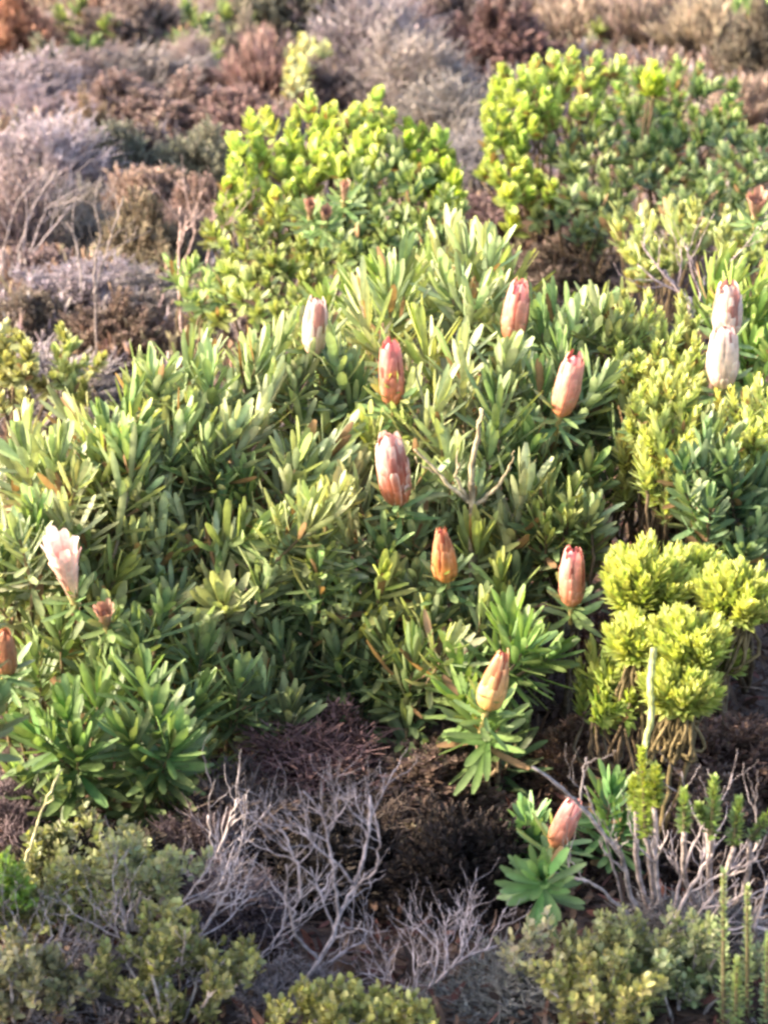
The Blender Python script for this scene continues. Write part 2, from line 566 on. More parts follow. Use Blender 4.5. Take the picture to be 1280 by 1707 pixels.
def protea_bush(label, poly, dist, root_px, seed, mixy=.05, mixg=.3, lean=.5, sp=None, cat='protea bush', yoff=0., spread=.3,
                newshift=(1.55, 1.5, 1.5), group='protea bushes of the front thicket', nh=9, hero=(), bias=(0, 0, 0), noise=.07):
    p, tips, ax = px_bush(poly, dist, YP, [v + yoff for v in YV], lean=lean, spread=spread, noise=noise)
    ax = nrm(ax + np.array(bias))
    cols = protea_cols(p, seed, mixy, mixg)
    tips, ax, cols = stacked(p, tips, ax, cols)
    if hero:
        ht = np.array([P(a, b, yb(b) + yoff - .05) for a, b, _, _ in hero]); ha = nrm(np.array([(q, -.25, 1.) for _, _, q, _ in hero]))
        hc = np.array([lerp(GREEN_M, GREY_G, w) for _, _, _, w in hero])
        tips = np.concatenate([tips, ht]); ax = np.concatenate([ax, ha]); cols = np.concatenate([cols, hc])
    n = len(tips)
    s = dict(PROTEA)
    s['c_old'] = lerp(cols, np.array(OLIVE), .22); s['c_new'] = cols * np.array(newshift)
    s['L'] = .090 * rng.uniform(.8, 1.22, n); s['W'] = .0128 * rng.uniform(.85, 1.2, n)
    s['len'] = .13 * rng.uniform(.7, 1.4, n)
    if hero:
        k = len(hero); s['L'][-k:] = .098; s['W'][-k:] = .0165; s['len'][-k:] = .16
    if sp: s.update(sp)
    root = np.array(root_px, float)
    root[2] = ground_z(root[0], root[1])
    return leafy_bush('protea_bush', label, cat, root, tips, ax, s, group=group, nh=nh)


def rootpt(px, Y):
    q = P(px, 1300, Y); q[2] = 0
    return q


# central tall bush with most flower heads
b_mid = protea_bush("green protea bush in the middle with the tallest upright leafy shoots and most pink heads",
                    [(560, 500), (640, 440), (720, 395), (790, 375), (850, 430), (840, 560), (890, 700), (880, 860), (820, 1020), (730, 1130),
                     (600, 1160), (540, 1080), (520, 900), (540, 700)],
                    52, rootpt(690, 4.15), 1, mixy=.16, mixg=.34, lean=.6,
                    hero=[(775, 420, -.15, .8), (820, 425, .2, .6), (800, 500, .3, .5), (745, 470, -.3, .7), (650, 480, 0, .5), (770, 590, .1, .9), (850, 600, .3, .8), (560, 600, -.2, .6)])
b_left = protea_bush("broad green protea bush left of centre with slanting pale leaves and no flower heads",
                     [(225, 640), (330, 600), (430, 575), (560, 545), (600, 640), (560, 760), (560, 900), (560, 1080), (520, 1150), (430, 1230), (330, 1200), (300, 1060),
                      (240, 900), (170, 760)],
                     52, rootpt(420, 4.1), 2, mixy=.04, mixg=.42, lean=.45, bias=(.18, 0, 0),
                     hero=[(260, 640, -.2, .4), (350, 625, 0, .3), (430, 600, .3, .7), (390, 720, .3, .9), (300, 720, .3, .4), (500, 760, .3, .8), (210, 760, -.3, 0)])
b_far_left = protea_bush("protea bush at the left edge with an open white flower head and a brown one",
                         [(-40, 730), (60, 720), (130, 700), (240, 700), (290, 860), (300, 1000), (240, 1090), (60, 1080), (-40, 1100)],
                         53, rootpt(110, 4.05), 3, mixy=.10, mixg=.35, lean=.5, hero=[(40, 750, -.1, .7), (100, 760, .2, .9), (10, 930, .1, .3), (60, 880, 0, 0)])
b_right = protea_bush("dark green protea bush right of centre with two tilted pink heads among fan shaped leaves",
                      [(870, 520), (960, 490), (1040, 520), (1070, 600), (1050, 760), (980, 880), (900, 900), (850, 760), (860, 620)],
                      51, rootpt(930, 4.25), 4, mixy=.05, mixg=.35, lean=.6, yoff=.06,
                      hero=[(900, 540, -.2, 0), (955, 540, .1, 1), (1000, 530, .4, .5), (900, 640, -.1, 0), (1000, 640, .5, .6), (880, 740, 0, 0)])

# pale shoots standing behind the crest of the thicket
PYP = [430, 640, 760]
def small_bush(name, label, cat, poly, dist, Yv, rootc, sp, cols, lean=.5, mat=None, group=None, nh=6, spread=.25, yp=None, part='leafy_shoot',
               inner=.6, back=.12, split=True, stemcol=(.10, .072, .045), noise=.05, r0=.006, hub=.6):
    ys = [q[1] for q in poly]
    yp = yp or [min(ys), max(ys)]
    p, tips, ax = px_bush(poly, dist, yp, Yv, lean=lean, spread=spread, noise=noise)
    n0 = len(p)
    ca, cb = cols
    mixv = (vnoise(p[:, 0], p[:, 1], .02) * .35 + .5 + rng.normal(0, .25, n0)).clip(0, 1)[:, None]
    c = lerp(np.array(ca), np.array(cb), mixv)
    tips, ax, c = stacked(p, tips, ax, c, back=back, frac=inner)
    n = len(tips)
    s = dict(PROTEA); s.update(sp)
    s['c_new'] = c * np.array(sp.get('newmul', (1, 1, 1)))
    if 'c_old' not in sp: s['c_old'] = c * np.array(sp.get('oldmul', (.6, .7, .7)))
    s.pop('newmul', None); s.pop('oldmul', None)
    for k in ('L', 'W', 'len'):
        s[k] = s[k] * rng.uniform(.85, 1.2, n)
    root = P(rootc[0], rootc[1], rootc[2]); root[2] = ground_z(root[0], root[1])
    return leafy_bush(name, label, cat, root, tips, ax, s, mat=mat, group=group, nh=nh, part=part, split=split, stemcol=stemcol, r0=r0, hub=hub)


LIMEC = ((.33, .46, .05), (.50, .60, .07))
# light green protea behind the crest, left of the tall shoots
b_pale = small_bush('protea_bush', "pale green protea bush behind the crest with one whitish pink half hidden head", 'protea bush',
                    [(500, 520), (560, 455), (650, 425), (720, 420), (740, 520), (660, 590), (560, 610), (500, 590)], 42, [4.95, 4.55], (620, 900, 4.9),
                    dict(L=.07, W=.013, nl=34, len=.13), ((.25, .33, .12), (.33, .42, .12)), group='protea bushes of the front thicket')

# flower heads of the central bush
head_px(b_mid, 650, 560, 672, 655, 48, yb(600) - .12, 'crimson')
head_px(b_mid, 645, 714, 838, 664, 64, yb(760) - .12, 'cream')
head_px(b_mid, 734, 873, 966, 744, 50, yb(920) - .10, 'orange')
head_px(b_mid, 868, 463, 565, 852, 50, yb(500) - .12, 'pink')
head_px(b_pale, 529, 488, 588, 523, 48, 4.2, 'white')
head_px(b_right, 962, 583, 690, 934, 50, yb(640) - .12, 'pink')
head_px(b_right, 955, 908, 1006, 952, 52, yb(950) - .12, 'pink')
head_px(b_far_left, 98, 890, 1000, 124, 72, yb(950) - .14, 'open')
head_px(b_far_left, 8, 1045, 1120, 8, 54, yb(1080) - .3, 'brown')
head_px(b_far_left, 172, 1010, 1045, 180, 38, yb(1030) - .12, 'dead')

# the big-leafed bright green sprouts at lower left
def star_sprout(label, shoots, root, col, group=None, L=.085, W=.015, nl=34, name='protea_sprout', stem=.1, newmul=1.3, cat='protea sprout'):
    """a low plant of a few open leaf rosettes: shoots = [(px,py,Y,axis)]"""
    rt = P(*root); rt[2] = ground_z(rt[0], rt[1])
    tips = np.array([P(a, b, c) for a, b, c, _ in shoots]); ax = np.array([s[3] for s in shoots], float)
    s = dict(PROTEA); n = len(tips)
    c = np.array(col)[None] * (1 + rng.normal(0, .08, (n, 1)))
    s.update(dead=.015, L=L, W=W, nl=nl, c_old=c * .8, c_new=c * newmul, len=stem, th0=95, th1=18)
    return leafy_bush(name, label, cat, rt, tips, ax, s, group=group, part='leaf_rosette', nh=min(3, n), r0=.008)


star_sprout("bright green protea sprout low at the left edge with stiff fanned leaves",
            [(110, 1190, 3.5, (-.15, -.3, 1)), (60, 1225, 3.48, (-.6, -.3, .9)), (130, 1250, 3.46, (.1, -.5, 1)), (165, 1170, 3.6, (.2, 0, 1))],
            (110, 1350, 3.55), (.10, .19, .055), group='low protea sprouts', L=.088)
star_sprout("green protea sprout whose rightmost leaves shine grey white, below the broad left bush",
            [(262, 1195, 3.5, (.1, -.3, 1)), (215, 1230, 3.48, (-.4, -.3, 1)), (290, 1240, 3.46, (.35, -.45, 1)), (240, 1130, 3.6, (-.1, 0, 1)), (330, 1165, 3.62, (.3, 0, 1))],
            (260, 1360, 3.55), (.10, .175, .06), group='low protea sprouts', L=.088)
star_sprout("grey green shaded shoots between the open white flower and the lower left sprouts",
            [(60, 1100, 3.72, (-.1, 0, 1)), (230, 1060, 3.7, (0, 0, 1)), (270, 1020, 3.72, (.2, 0, 1)), (160, 1110, 3.7, (0, -.2, 1)), (340, 1080, 3.72, (.2, 0, 1)),
             (100, 1040, 3.74, (0, 0, 1)), (20, 1180, 3.7, (-.2, 0, 1)), (390, 1180, 3.7, (.2, 0, 1)), (330, 1260, 3.6, (.2, 0, 1)),
             (180, 1300, 3.5, (0, -.3, 1)), (40, 1300, 3.5, (-.3, -.3, 1)), (300, 1330, 3.52, (.3, -.3, 1)), (240, 1320, 3.48, (0, -.4, 1)), (100, 1320, 3.46, (0, -.3, 1)), (400, 1130, 3.7, (.1, 0, 1)),
             (10, 1150, 3.66, (0, 0, 1)), (190, 1130, 3.66, (0, 0, 1))],
            (200, 1400, 3.72), (.12, .18, .075), group='low protea sprouts', L=.075, W=.014)

# sprout with the yellow head
sp_y = star_sprout("low protea sprout with a creamy yellow tilted head over narrow drooping leaves",
                   [(815, 1195, 3.52, (0, -.55, 1)), (880, 1075, 3.62, (.55, -.2, 1)), (915, 1095, 3.66, (.9, -.2, .7)), (850, 1040, 3.7, (0, 0, 1)),
                    (770, 1170, 3.6, (-.5, 0, 1)), (760, 1110, 3.66, (-.3, 0, 1))],
                   (830, 1380, 3.6), (.12, .21, .06), group='low protea sprouts')
head_px(sp_y, 842, 1078, 1180, 812, 58, 3.48, 'yellow', -.02)
sp_p = star_sprout("low protea sprout with a pink head leaning over a dark green star of leaves",
                   [(905, 1462, 3.05, (-.05, -.75, .8)), (1020, 1320, 3.36, (.1, -.1, 1)), (1045, 1370, 3.34, (.3, -.3, 1)), (880, 1370, 3.36, (-.3, 0, 1)), (890, 1400, 3.34, (-.2, 0, 1))],
                   (940, 1560, 3.3), (.09, .2, .07), group='low protea sprouts', L=.068, W=.0125, nl=46)
head_px(sp_p, 962, 1328, 1408, 924, 50, 3.25, 'pink', -.02)

# shoots at the foot of the thicket, deep shade put into their darker green
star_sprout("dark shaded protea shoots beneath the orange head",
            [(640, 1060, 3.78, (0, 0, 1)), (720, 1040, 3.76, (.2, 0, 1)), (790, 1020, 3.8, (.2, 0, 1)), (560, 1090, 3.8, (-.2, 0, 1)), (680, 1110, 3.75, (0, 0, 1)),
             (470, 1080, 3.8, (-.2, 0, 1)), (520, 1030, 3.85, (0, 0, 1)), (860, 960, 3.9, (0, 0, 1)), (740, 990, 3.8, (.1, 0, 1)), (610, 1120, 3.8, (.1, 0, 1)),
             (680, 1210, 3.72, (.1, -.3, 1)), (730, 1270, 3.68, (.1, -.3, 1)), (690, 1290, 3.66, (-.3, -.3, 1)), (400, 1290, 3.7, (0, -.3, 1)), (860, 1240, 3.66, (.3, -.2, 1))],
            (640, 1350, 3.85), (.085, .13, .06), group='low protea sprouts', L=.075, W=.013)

# ------------------------------------------------------------------ yellow-green conebushes on the right
CONE = dict(L=.033, W=.0095, nl=74, len=.075, th0=50, th1=4, prof='lance', cols=3, tip=(.6, .62, .25), curl=.05, fold=.1, newpow=1.0)
def clump_bush(name, label, cat, clumps, rootc, sp, cols, nshoot=20, group=None, mat=None, nh=5):
    """rounded fans of shoots: clumps = [(px, py of the fan's foot, Y, radius in px)]"""
    T, A, C, Ln = [], [], [], []
    for (cx, cy, Y, rp) in clumps:
        c = P(cx, cy, Y); R_ = rp * mpp(Y)
        k = int(nshoot * (rp / 80) ** 1.6) + 4
        d = rng.normal(0, 1, (k, 3)) * [1, 1, .45]; d[:, 2] = np.abs(d[:, 2]) + .55; d = nrm(d)
        q = rng.uniform(.78, 1.05, k)
        T.append(c + d * (R_ * .72 * q)[:, None]); A.append(nrm(d + [0, 0, .8] + rng.normal(0, .12, (k, 3)))); C.append(lerp(np.array(cols[0]), np.array(cols[1]), rng.random((k, 1))))
        Ln.append(R_ * .62 * q)
    T, A, C, Ln = (np.concatenate(a) for a in (T, A, C, Ln))
    s_ = dict(CONE); s_.update(sp); s_.update(len=Ln, c_new=C, c_old=C * [.6, .68, .6])
    root = P(*rootc); root[2] = ground_z(root[0], root[1])
    return leafy_bush(name, label, cat, root, T, A, s_, mat=mat, group=group, nh=nh, stemcol=(.13, .10, .05), r0=.006, hub=.8)


cone_a = clump_bush('conebush', "bright yellow green feathery conebush at right standing on one bare pale stem", 'conebush',
                    [(1075, 990, 3.66, 112), (1228, 1015, 3.6, 95), (1062, 1085, 3.56, 72), (1150, 1090, 3.52, 92), (1135, 1170, 3.47, 88), (1195, 1110, 3.6, 50), (1160, 960, 3.7, 45)],
                    (1080, 1500, 3.45), dict(L=.036), ((.44, .52, .13), (.64, .67, .22)), nshoot=32, group='feathery conebushes', mat=M_LIME)
g = Geo()
st = [P(1072, 1400, 3.36), P(1075, 1330, 3.38), P(1072, 1260, 3.4), P(1085, 1190, 3.42), P(1083, 1150, 3.43), P(1090, 1080, 3.47)]
st0 = P(1080, 1500, 3.40); st0[2] = ground_z(st0[0], st0[1])
add_tube(g, smooth_path([st0] + st, 6, .001), np.linspace(.0045, .0058, 37), (.36, .38, .15), 8)
build(g, 'stem', M_BARK, cone_a)
cone_b = small_bush('conebush', "pale yellow feathery conebush in upper right between the pink heads and the white heads", 'conebush',
                    [(1060, 640), (1100, 600), (1160, 640), (1160, 700), (1150, 770), (1100, 820), (1060, 760), (1045, 690)],
                    22, [4.12, 3.9], (1100, 1000, 4.15), CONE, ((.52, .57, .20), (.70, .72, .30)), mat=M_LIME, group='feathery conebushes', lean=.6)
cone_c = small_bush('conebush', "light green conebush spreading behind the tilted pink heads", 'conebush',
                    [(1020, 520), (1080, 500), (1160, 530), (1170, 600), (1080, 620), (1040, 640)],
                    24, [4.5, 4.15], (1100, 800, 4.6), CONE, ((.40, .48, .18), (.60, .64, .28)), mat=M_LIME, group='feathery conebushes', lean=.5)
cone_d = small_bush('conebush', "pale yellow conebush at the right edge under the white heads", 'conebush',
                    [(1190, 680), (1240, 640), (1300, 650), (1300, 760), (1240, 780), (1210, 740)],
                    24, [4.1, 3.95], (1250, 1000, 4.1), CONE, ((.52, .57, .20), (.70, .72, .30)), mat=M_LIME, group='feathery conebushes', lean=.5)
cone_e = small_bush('conebush', "small yellow green conebush tuft left of the bare pale stem", 'conebush',
                    [(985, 1140), (1010, 1090), (1060, 1100), (1065, 1160), (1020, 1190)],
                    22, [3.6, 3.5], (1030, 1400, 3.5), CONE, ((.24, .34, .08), (.34, .42, .10)), mat=M_LIME, group='feathery conebushes', lean=.8)

b_rmid = small_bush('protea_bush', "blue green protea bush below the white heads at right", 'protea bush',
                    [(1130, 740), (1190, 700), (1250, 760), (1300, 780), (1300, 900), (1220, 930), (1160, 900), (1140, 820)], 40, [3.98, 3.78], (1200, 1200, 3.9),
                    dict(L=.06, W=.013, nl=34, len=.12), ((.10, .19, .10), (.20, .28, .13)), group='protea bushes of the front thicket', lean=.6)
b_white = small_bush('protea_bush', "yellow green protea bush at the right edge with two stacked white heads", 'protea bush',
                     [(1200, 490), (1240, 450), (1300, 450), (1300, 640), (1230, 640), (1240, 560)], 36, [4.6, 4.3], (1240, 900, 4.5),
                     dict(L=.075, W=.013, nl=34, len=.13), ((.20, .34, .08), (.46, .54, .13)), group='protea bushes of the front thicket', lean=.6)
head_px(b_white, 1214, 466, 560, 1210, 56, 4.3, 'white')
head_px(b_white, 1207, 535, 642, 1203, 60, 4.15, 'white')
b_olive = small_bush('protea_bush', "olive green protea bush beside the bare reddish gap at right", 'protea bush',
                     [(880, 820), (960, 800), (1010, 830), (990, 890), (900, 900)], 36, [4.0, 3.9], (940, 1150, 3.95),
                     dict(L=.05, W=.011, nl=30, len=.1), ((.16, .2, .06), (.30, .33, .10)), group='protea bushes of the front thicket')

# ------------------------------------------------------------------ background leafy shrubs
LIME = dict(L=.044, W=.023, nl=34, len=.055, th0=60, th1=2, prof='oval', cols=3, tip=(.75, .78, .35), curl=.2, fold=.12, newpow=.8)
small_bush('lime_shrub', "lime yellow tipped shrub at upper middle with rounded leaf heads stepping down to the right", 'shrub',
           [(380, 240), (420, 195), (460, 250), (490, 200), (520, 165), (560, 200), (600, 165), (640, 160), (650, 200), (640, 260), (560, 290), (500, 300),
            (480, 340), (380, 330), (360, 320)],
           26, [6.35, 6.0], (520, 430, 6.3), dict(LIME, dead=.03), ((.40, .52, .11), (.60, .68, .22)), mat=M_LIME, group='lime tipped shrubs', lean=.4, spread=.15)
small_bush('lime_shrub', "lime yellow tipped shrub at upper right with a rounded bright left shoulder", 'shrub',
           [(800, 190), (830, 120), (880, 120), (920, 85), (980, 85), (1030, 110), (1000, 170), (930, 190), (870, 230), (880, 290), (960, 320), (930, 340), (850, 330), (815, 260)],
           24, [7.0, 6.5], (940, 400, 6.9), dict(LIME, dead=.05), ((.33, .46, .11), (.60, .68, .22)), mat=M_LIME, group='lime tipped shrubs', lean=.5, spread=.15)
small_bush('lime_shrub', "small shrub of lime heads on the right flank of the middle shrub", 'shrub',
           [(670, 225), (690, 205), (730, 230), (750, 280), (790, 330), (740, 350), (700, 290)],
           23, [6.3, 5.95], (720, 430, 6.2), dict(LIME), ((.22, .36, .05), (.42, .54, .06)), mat=M_LIME, group='lime tipped shrubs', lean=.3, spread=.15)
GRN = dict(LIME); GRN.update(nl=24, th0=80, th1=18, L=.042, W=.017)
small_bush('green_shrub', "dull green rounded shrub under the middle lime shrub with small withered heads", 'shrub',
           [(560, 300), (650, 230), (720, 300), (780, 340), (750, 390), (640, 420), (560, 420), (500, 350)],
           27, [6.2, 5.7], (650, 500, 6.0), GRN, ((.10, .18, .07), (.20, .28, .12)), group='green shrubs of the slope', spread=.4)
sh_ol = small_bush('green_shrub', "olive green small leaved shrub filling the slope left of the thicket crest", 'shrub',
                   [(350, 340), (480, 330), (560, 360), (570, 440), (500, 520), (430, 540), (370, 480), (350, 400)],
                   27, [6.1, 5.2], (450, 560, 5.7), dict(GRN, L=.038, W=.014), ((.15, .2, .05), (.30, .36, .11)), group='green shrubs of the slope', spread=.45)
small_bush('green_shrub', "small grey green shrub with shining leaves at left end of the olive shrub", 'shrub',
           [(285, 440), (320, 430), (370, 450), (370, 500), (320, 505), (290, 480)],
           26, [5.75, 5.5], (330, 560, 5.6), dict(GRN, L=.045, W=.014), ((.12, .22, .08), (.3, .4, .18)), group='green shrubs of the slope', spread=.3)
small_bush('green_shrub', "broad dark green shrub behind the lime shoulder at upper right", 'shrub',
           [(1020, 110), (1080, 120), (1120, 95), (1180, 110), (1225, 130), (1230, 190), (1190, 230), (1060, 240), (960, 200), (940, 180), (1010, 160)],
           27, [7.6, 6.9], (1080, 400, 7.2), GRN, ((.09, .17, .06), (.18, .29, .08)), group='green shrubs of the slope', spread=.4)
small_bush('green_shrub', "dull grey green shrub mass below the broad dark green one", 'shrub',
           [(890, 240), (1000, 220), (1080, 240), (1060, 320), (1010, 370), (950, 400), (930, 340), (960, 300)],
           27, [6.8, 6.1], (1000, 450, 6.5), GRN, ((.08, .14, .06), (.17, .23, .11)), group='green shrubs of the slope', spread=.45)
small_bush('green_shrub', "dark bluish green shrub against the right edge above the olive tips", 'shrub',
           [(1080, 250), (1190, 200), (1300, 230), (1300, 330), (1180, 350), (1090, 320)],
           28, [7.0, 6.3], (1200, 420, 6.6), GRN, ((.07, .14, .07), (.15, .23, .11)), group='green shrubs of the slope', spread=.4)
small_bush('green_shrub', "pale olive shrub with yellow cream tips at right above the purple twigs", 'shrub',
           [(1020, 350), (1100, 345), (1180, 335), (1180, 400), (1130, 440), (1060, 450), (1030, 420)],
           28, [6.0, 5.5], (1100, 500, 5.7), dict(GRN, th0=60, th1=8), ((.24, .30, .12), (.46, .48, .20)), group='green shrubs of the slope', spread=.3)
sh_d = small_bush('green_shrub', "pale olive shrub with brown spent heads at the right edge", 'shrub',
                  [(1190, 380), (1240, 360), (1300, 380), (1300, 450), (1220, 430)],
                  28, [5.7, 5.3], (1240, 480, 5.5), dict(GRN, th0=60, th1=8), ((.2, .26, .10), (.38, .42, .18)), group='green shrubs of the slope', spread=.3)
head_px(sh_d, 1262, 320, 365, 1258, 40, 5.35, 'dead')
small_bush('green_shrub', "single lime tuft standing over the dark green shrub at upper right", 'shrub',
           [(1065, 135), (1085, 118), (1100, 140), (1085, 150)], 16, [6.8, 6.78], (1085, 300, 6.9), LIME, ((.5, .6, .06), (.55, .66, .06)), mat=M_LIME, group='lime tipped shrubs')
for a in ((545, 345, 378, 540, 24), (517, 333, 364, 518, 22), (575, 300, 338, 574, 18)):
    head_px(sh_ol, a[0], a[1], a[2], a[3], a[4], 5.55, 'dead')
small_bush('green_shrub', "faint grey green shrub at top middle near the upper edge", 'shrub',
           [(260, 20), (330, 0), (430, 10), (430, 60), (370, 100), (300, 80)], 34, [10.6, 9.6], (350, 110, 10), dict(GRN, L=.06, W=.024), ((.12, .2, .08), (.2, .28, .13)), group='green shrubs of the slope', spread=.4, split=False)
small_bush('green_shrub', "small pale yellowish arched bush above the middle lime shrub", 'shrub',
           [(480, 85), (510, 62), (555, 70), (550, 90), (515, 100), (495, 140), (475, 135)], 17, [9.4, 8.7], (510, 150, 9.0), dict(GRN, L=.04, W=.02, len=.06),
           ((.42, .42, .24), (.6, .58, .36)), group='green shrubs of the slope', spread=.3, split=False)
small_bush('green_shrub', "green shrub touching the upper edge near the orange brown bush", 'shrub',
           [(70, 10), (140, -10), (190, 30), (180, 70), (110, 80)], 34, [10.4, 9.8], (130, 90, 10), dict(GRN, L=.06, W=.024), ((.12, .18, .06), (.2, .27, .10)), group='green shrubs of the slope', spread=.4, split=False)
small_bush('green_shrub', "light green shrub in the top right corner", 'shrub',
           [(1220, 0), (1290, -10), (1300, 40), (1250, 50)], 30, [10.4, 10.0], (1260, 60, 10.2), dict(GRN, L=.06, W=.024), ((.14, .26, .08), (.26, .38, .14)), group='green shrubs of the slope', spread=.4, split=False)
small_bush('green_shrub', "thin yellowish green shrub near the upper edge, above the upper right lime shrub", 'shrub',
           [(985, 0), (1015, -10), (1020, 40), (995, 50)], 20, [10.4, 10.0], (1000, 70, 10.2), dict(GRN, L=.06, W=.02), ((.3, .36, .12), (.4, .46, .18)), group='green shrubs of the slope', spread=.3, split=False)
small_bush('green_shrub', "yellowish small leaved shrub at the left edge beside the lavender mound", 'shrub',
           [(-20, 550), (30, 540), (60, 600), (50, 660), (-20, 680)], 26, [5.2, 4.9], (10, 760, 5.1), dict(GRN, L=.03, W=.016), ((.24, .24, .1), (.42, .42, .22)), group='green shrubs of the slope', spread=.5)
small_bush('green_shrub', "small yellow green shrub above the lavender mound at left", 'shrub',
           [(85, 590), (130, 570), (150, 600), (130, 640), (90, 630)], 24, [5.3, 5.1], (115, 700, 5.2), dict(GRN, L=.03, W=.014), ((.2, .26, .07), (.38, .42, .16)), group='green shrubs of the slope', spread=.4)


# ------------------------------------------------------------------ brushy heath shrubs (unit size, shared meshes)
def brush_mesh(kind, seed):
    r = np.random.default_rng(seed)
    g = Geo()
    n = {'heath': 620, 'grey': 520, 'reed': 520}[kind]
    d = r.normal(0, 1, (n, 3)); d[:, 2] = np.abs(d[:, 2]) + .12; d = nrm(d)
    lob = 1 + .22 * np.sin(d[:, 0] * 5 + seed) * np.cos(d[:, 1] * 4 + seed * 2) + .12 * np.sin(d[:, 0] * 11 + d[:, 2] * 9)
    rad = (.62 + .38 * r.random(n) ** .5) * lob
    tip = d * rad[:, None] * [.5, .5, 1.0]
    if kind == 'reed':
        b = tip * [.35, .35, 0]; tip = tip * [.8, .8, .8] + [0, 0, .2]
        ax = nrm(tip - b)
    else:
        ax = nrm(d * .7 + [0, 0, .7] + r.normal(0, .25, (n, 3)))
        b = tip * .25 * [1, 1, .3]
    ln = {'heath': .22, 'grey': .26, 'reed': .6}[kind]
    global rng
    keep, rng = rng, r
    base = tip - ax * ln
    base[:, 2] = np.maximum(base[:, 2], .01)
    v = 1 + r.normal(0, .2, (n, 1))
    if kind == 'heath':
        shoot_leaves(g, base, ax, ln, 16, .07, .022, 60, 15, np.array([[.62, .6, .58]]) * v, np.array([[1., 1, 1]]) * v, np.array([[1., .95, .9]]), prof='chip', cols=2, jit=.2)
    elif kind == 'grey':
        for q in range(3):
            dd = nrm(ax + r.normal(0, .5, (n, 3)))
            s0 = base + ax * (ln * (.2 + .25 * q))
            add_segs(g, s0, s0 + dd * r.uniform(.1, .26, (n, 1)), .006, .003, np.array([[1., 1, 1]]) * v, 3)
        shoot_leaves(g, base, ax, ln, 7, .05, .018, 60, 15, np.array([[.8, .8, .8]]) * v, np.array([[1., 1, 1]]) * v, np.array([[1., 1, 1]]), prof='chip', cols=2, jit=.2)
    else:
        shoot_leaves(g, base, ax, ln, 9, .18, .014, 25, 5, np.array([[.6, .6, .55]]) * v, np.array([[1., 1, 1]]) * v, np.array([[1., .95, .8]]), prof='blade', cols=2, jit=.2)
    rng = keep
    m = (b + base) / 2 + [0, 0, -.03]
    cc = np.array([[.5, .45, .42]]) * v
    add_segs(g, b, m, .008, .006, cc, 3); add_segs(g, m, base, .006, .005, cc, 3)
    add_segs(g, base, base + ax * ln * .9, .005, .003, cc * 1.2, 3)
    return g.mesh(kind + '_foliage', M_FINE)


BR = {k: [brush_mesh(k, 11 + i * 7 + j) for i in range(3)] for j, k in enumerate(('heath', 'grey', 'reed'))}
KN = {'heath': 'heath_bush', 'grey': 'twiggy_bush', 'reed': 'reed_tuft'}
BROWN = (.28, .17, .12); TANC = (.42, .28, .20); MAUVE = (.27, .19, .19); LAV = (.42, .36, .40); LAVL = (.62, .55, .57); RUST = (.40, .19, .09)
ORNG = (.62, .30, .14); DKBR = (.12, .075, .06); MAR = (.17, .08, .075); OLV = (.25, .24, .12); GRN2 = (.27, .28, .18); STRAW = (.5, .4, .24); SAL = (.48, .27, .20)
GRP = {'heath': 'brown heath bushes on the slope', 'grey': 'dry twiggy bushes on the slope', 'reed': 'reed tufts on the slope'}
bush_no = 0


def brush(kind, cx, by, w, h, col, label, cat=None, Y=None):
    global bush_no
    p = G(cx, by) if Y is None else P(cx, by, Y)
    if Y is not None: p[2] = ground_z(p[0], p[1])
    s = mpp(p[1])
    me = BR[kind][bush_no % 3]
    o = link(KN[kind], me, None, p - np.array([0, 0, .02]))
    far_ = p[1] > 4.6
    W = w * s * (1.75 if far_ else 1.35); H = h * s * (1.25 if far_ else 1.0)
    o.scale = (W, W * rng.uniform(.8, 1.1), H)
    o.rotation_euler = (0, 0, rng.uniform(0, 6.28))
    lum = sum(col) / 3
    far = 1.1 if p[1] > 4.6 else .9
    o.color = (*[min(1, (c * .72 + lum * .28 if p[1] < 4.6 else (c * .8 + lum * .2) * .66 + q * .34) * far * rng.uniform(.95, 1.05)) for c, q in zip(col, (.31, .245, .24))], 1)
    tag(o, label, cat or {'heath': 'heath bush', 'grey': 'twiggy bush', 'reed': 'reed tuft'}[kind], GRP[kind])
    bush_no += 1
    return o


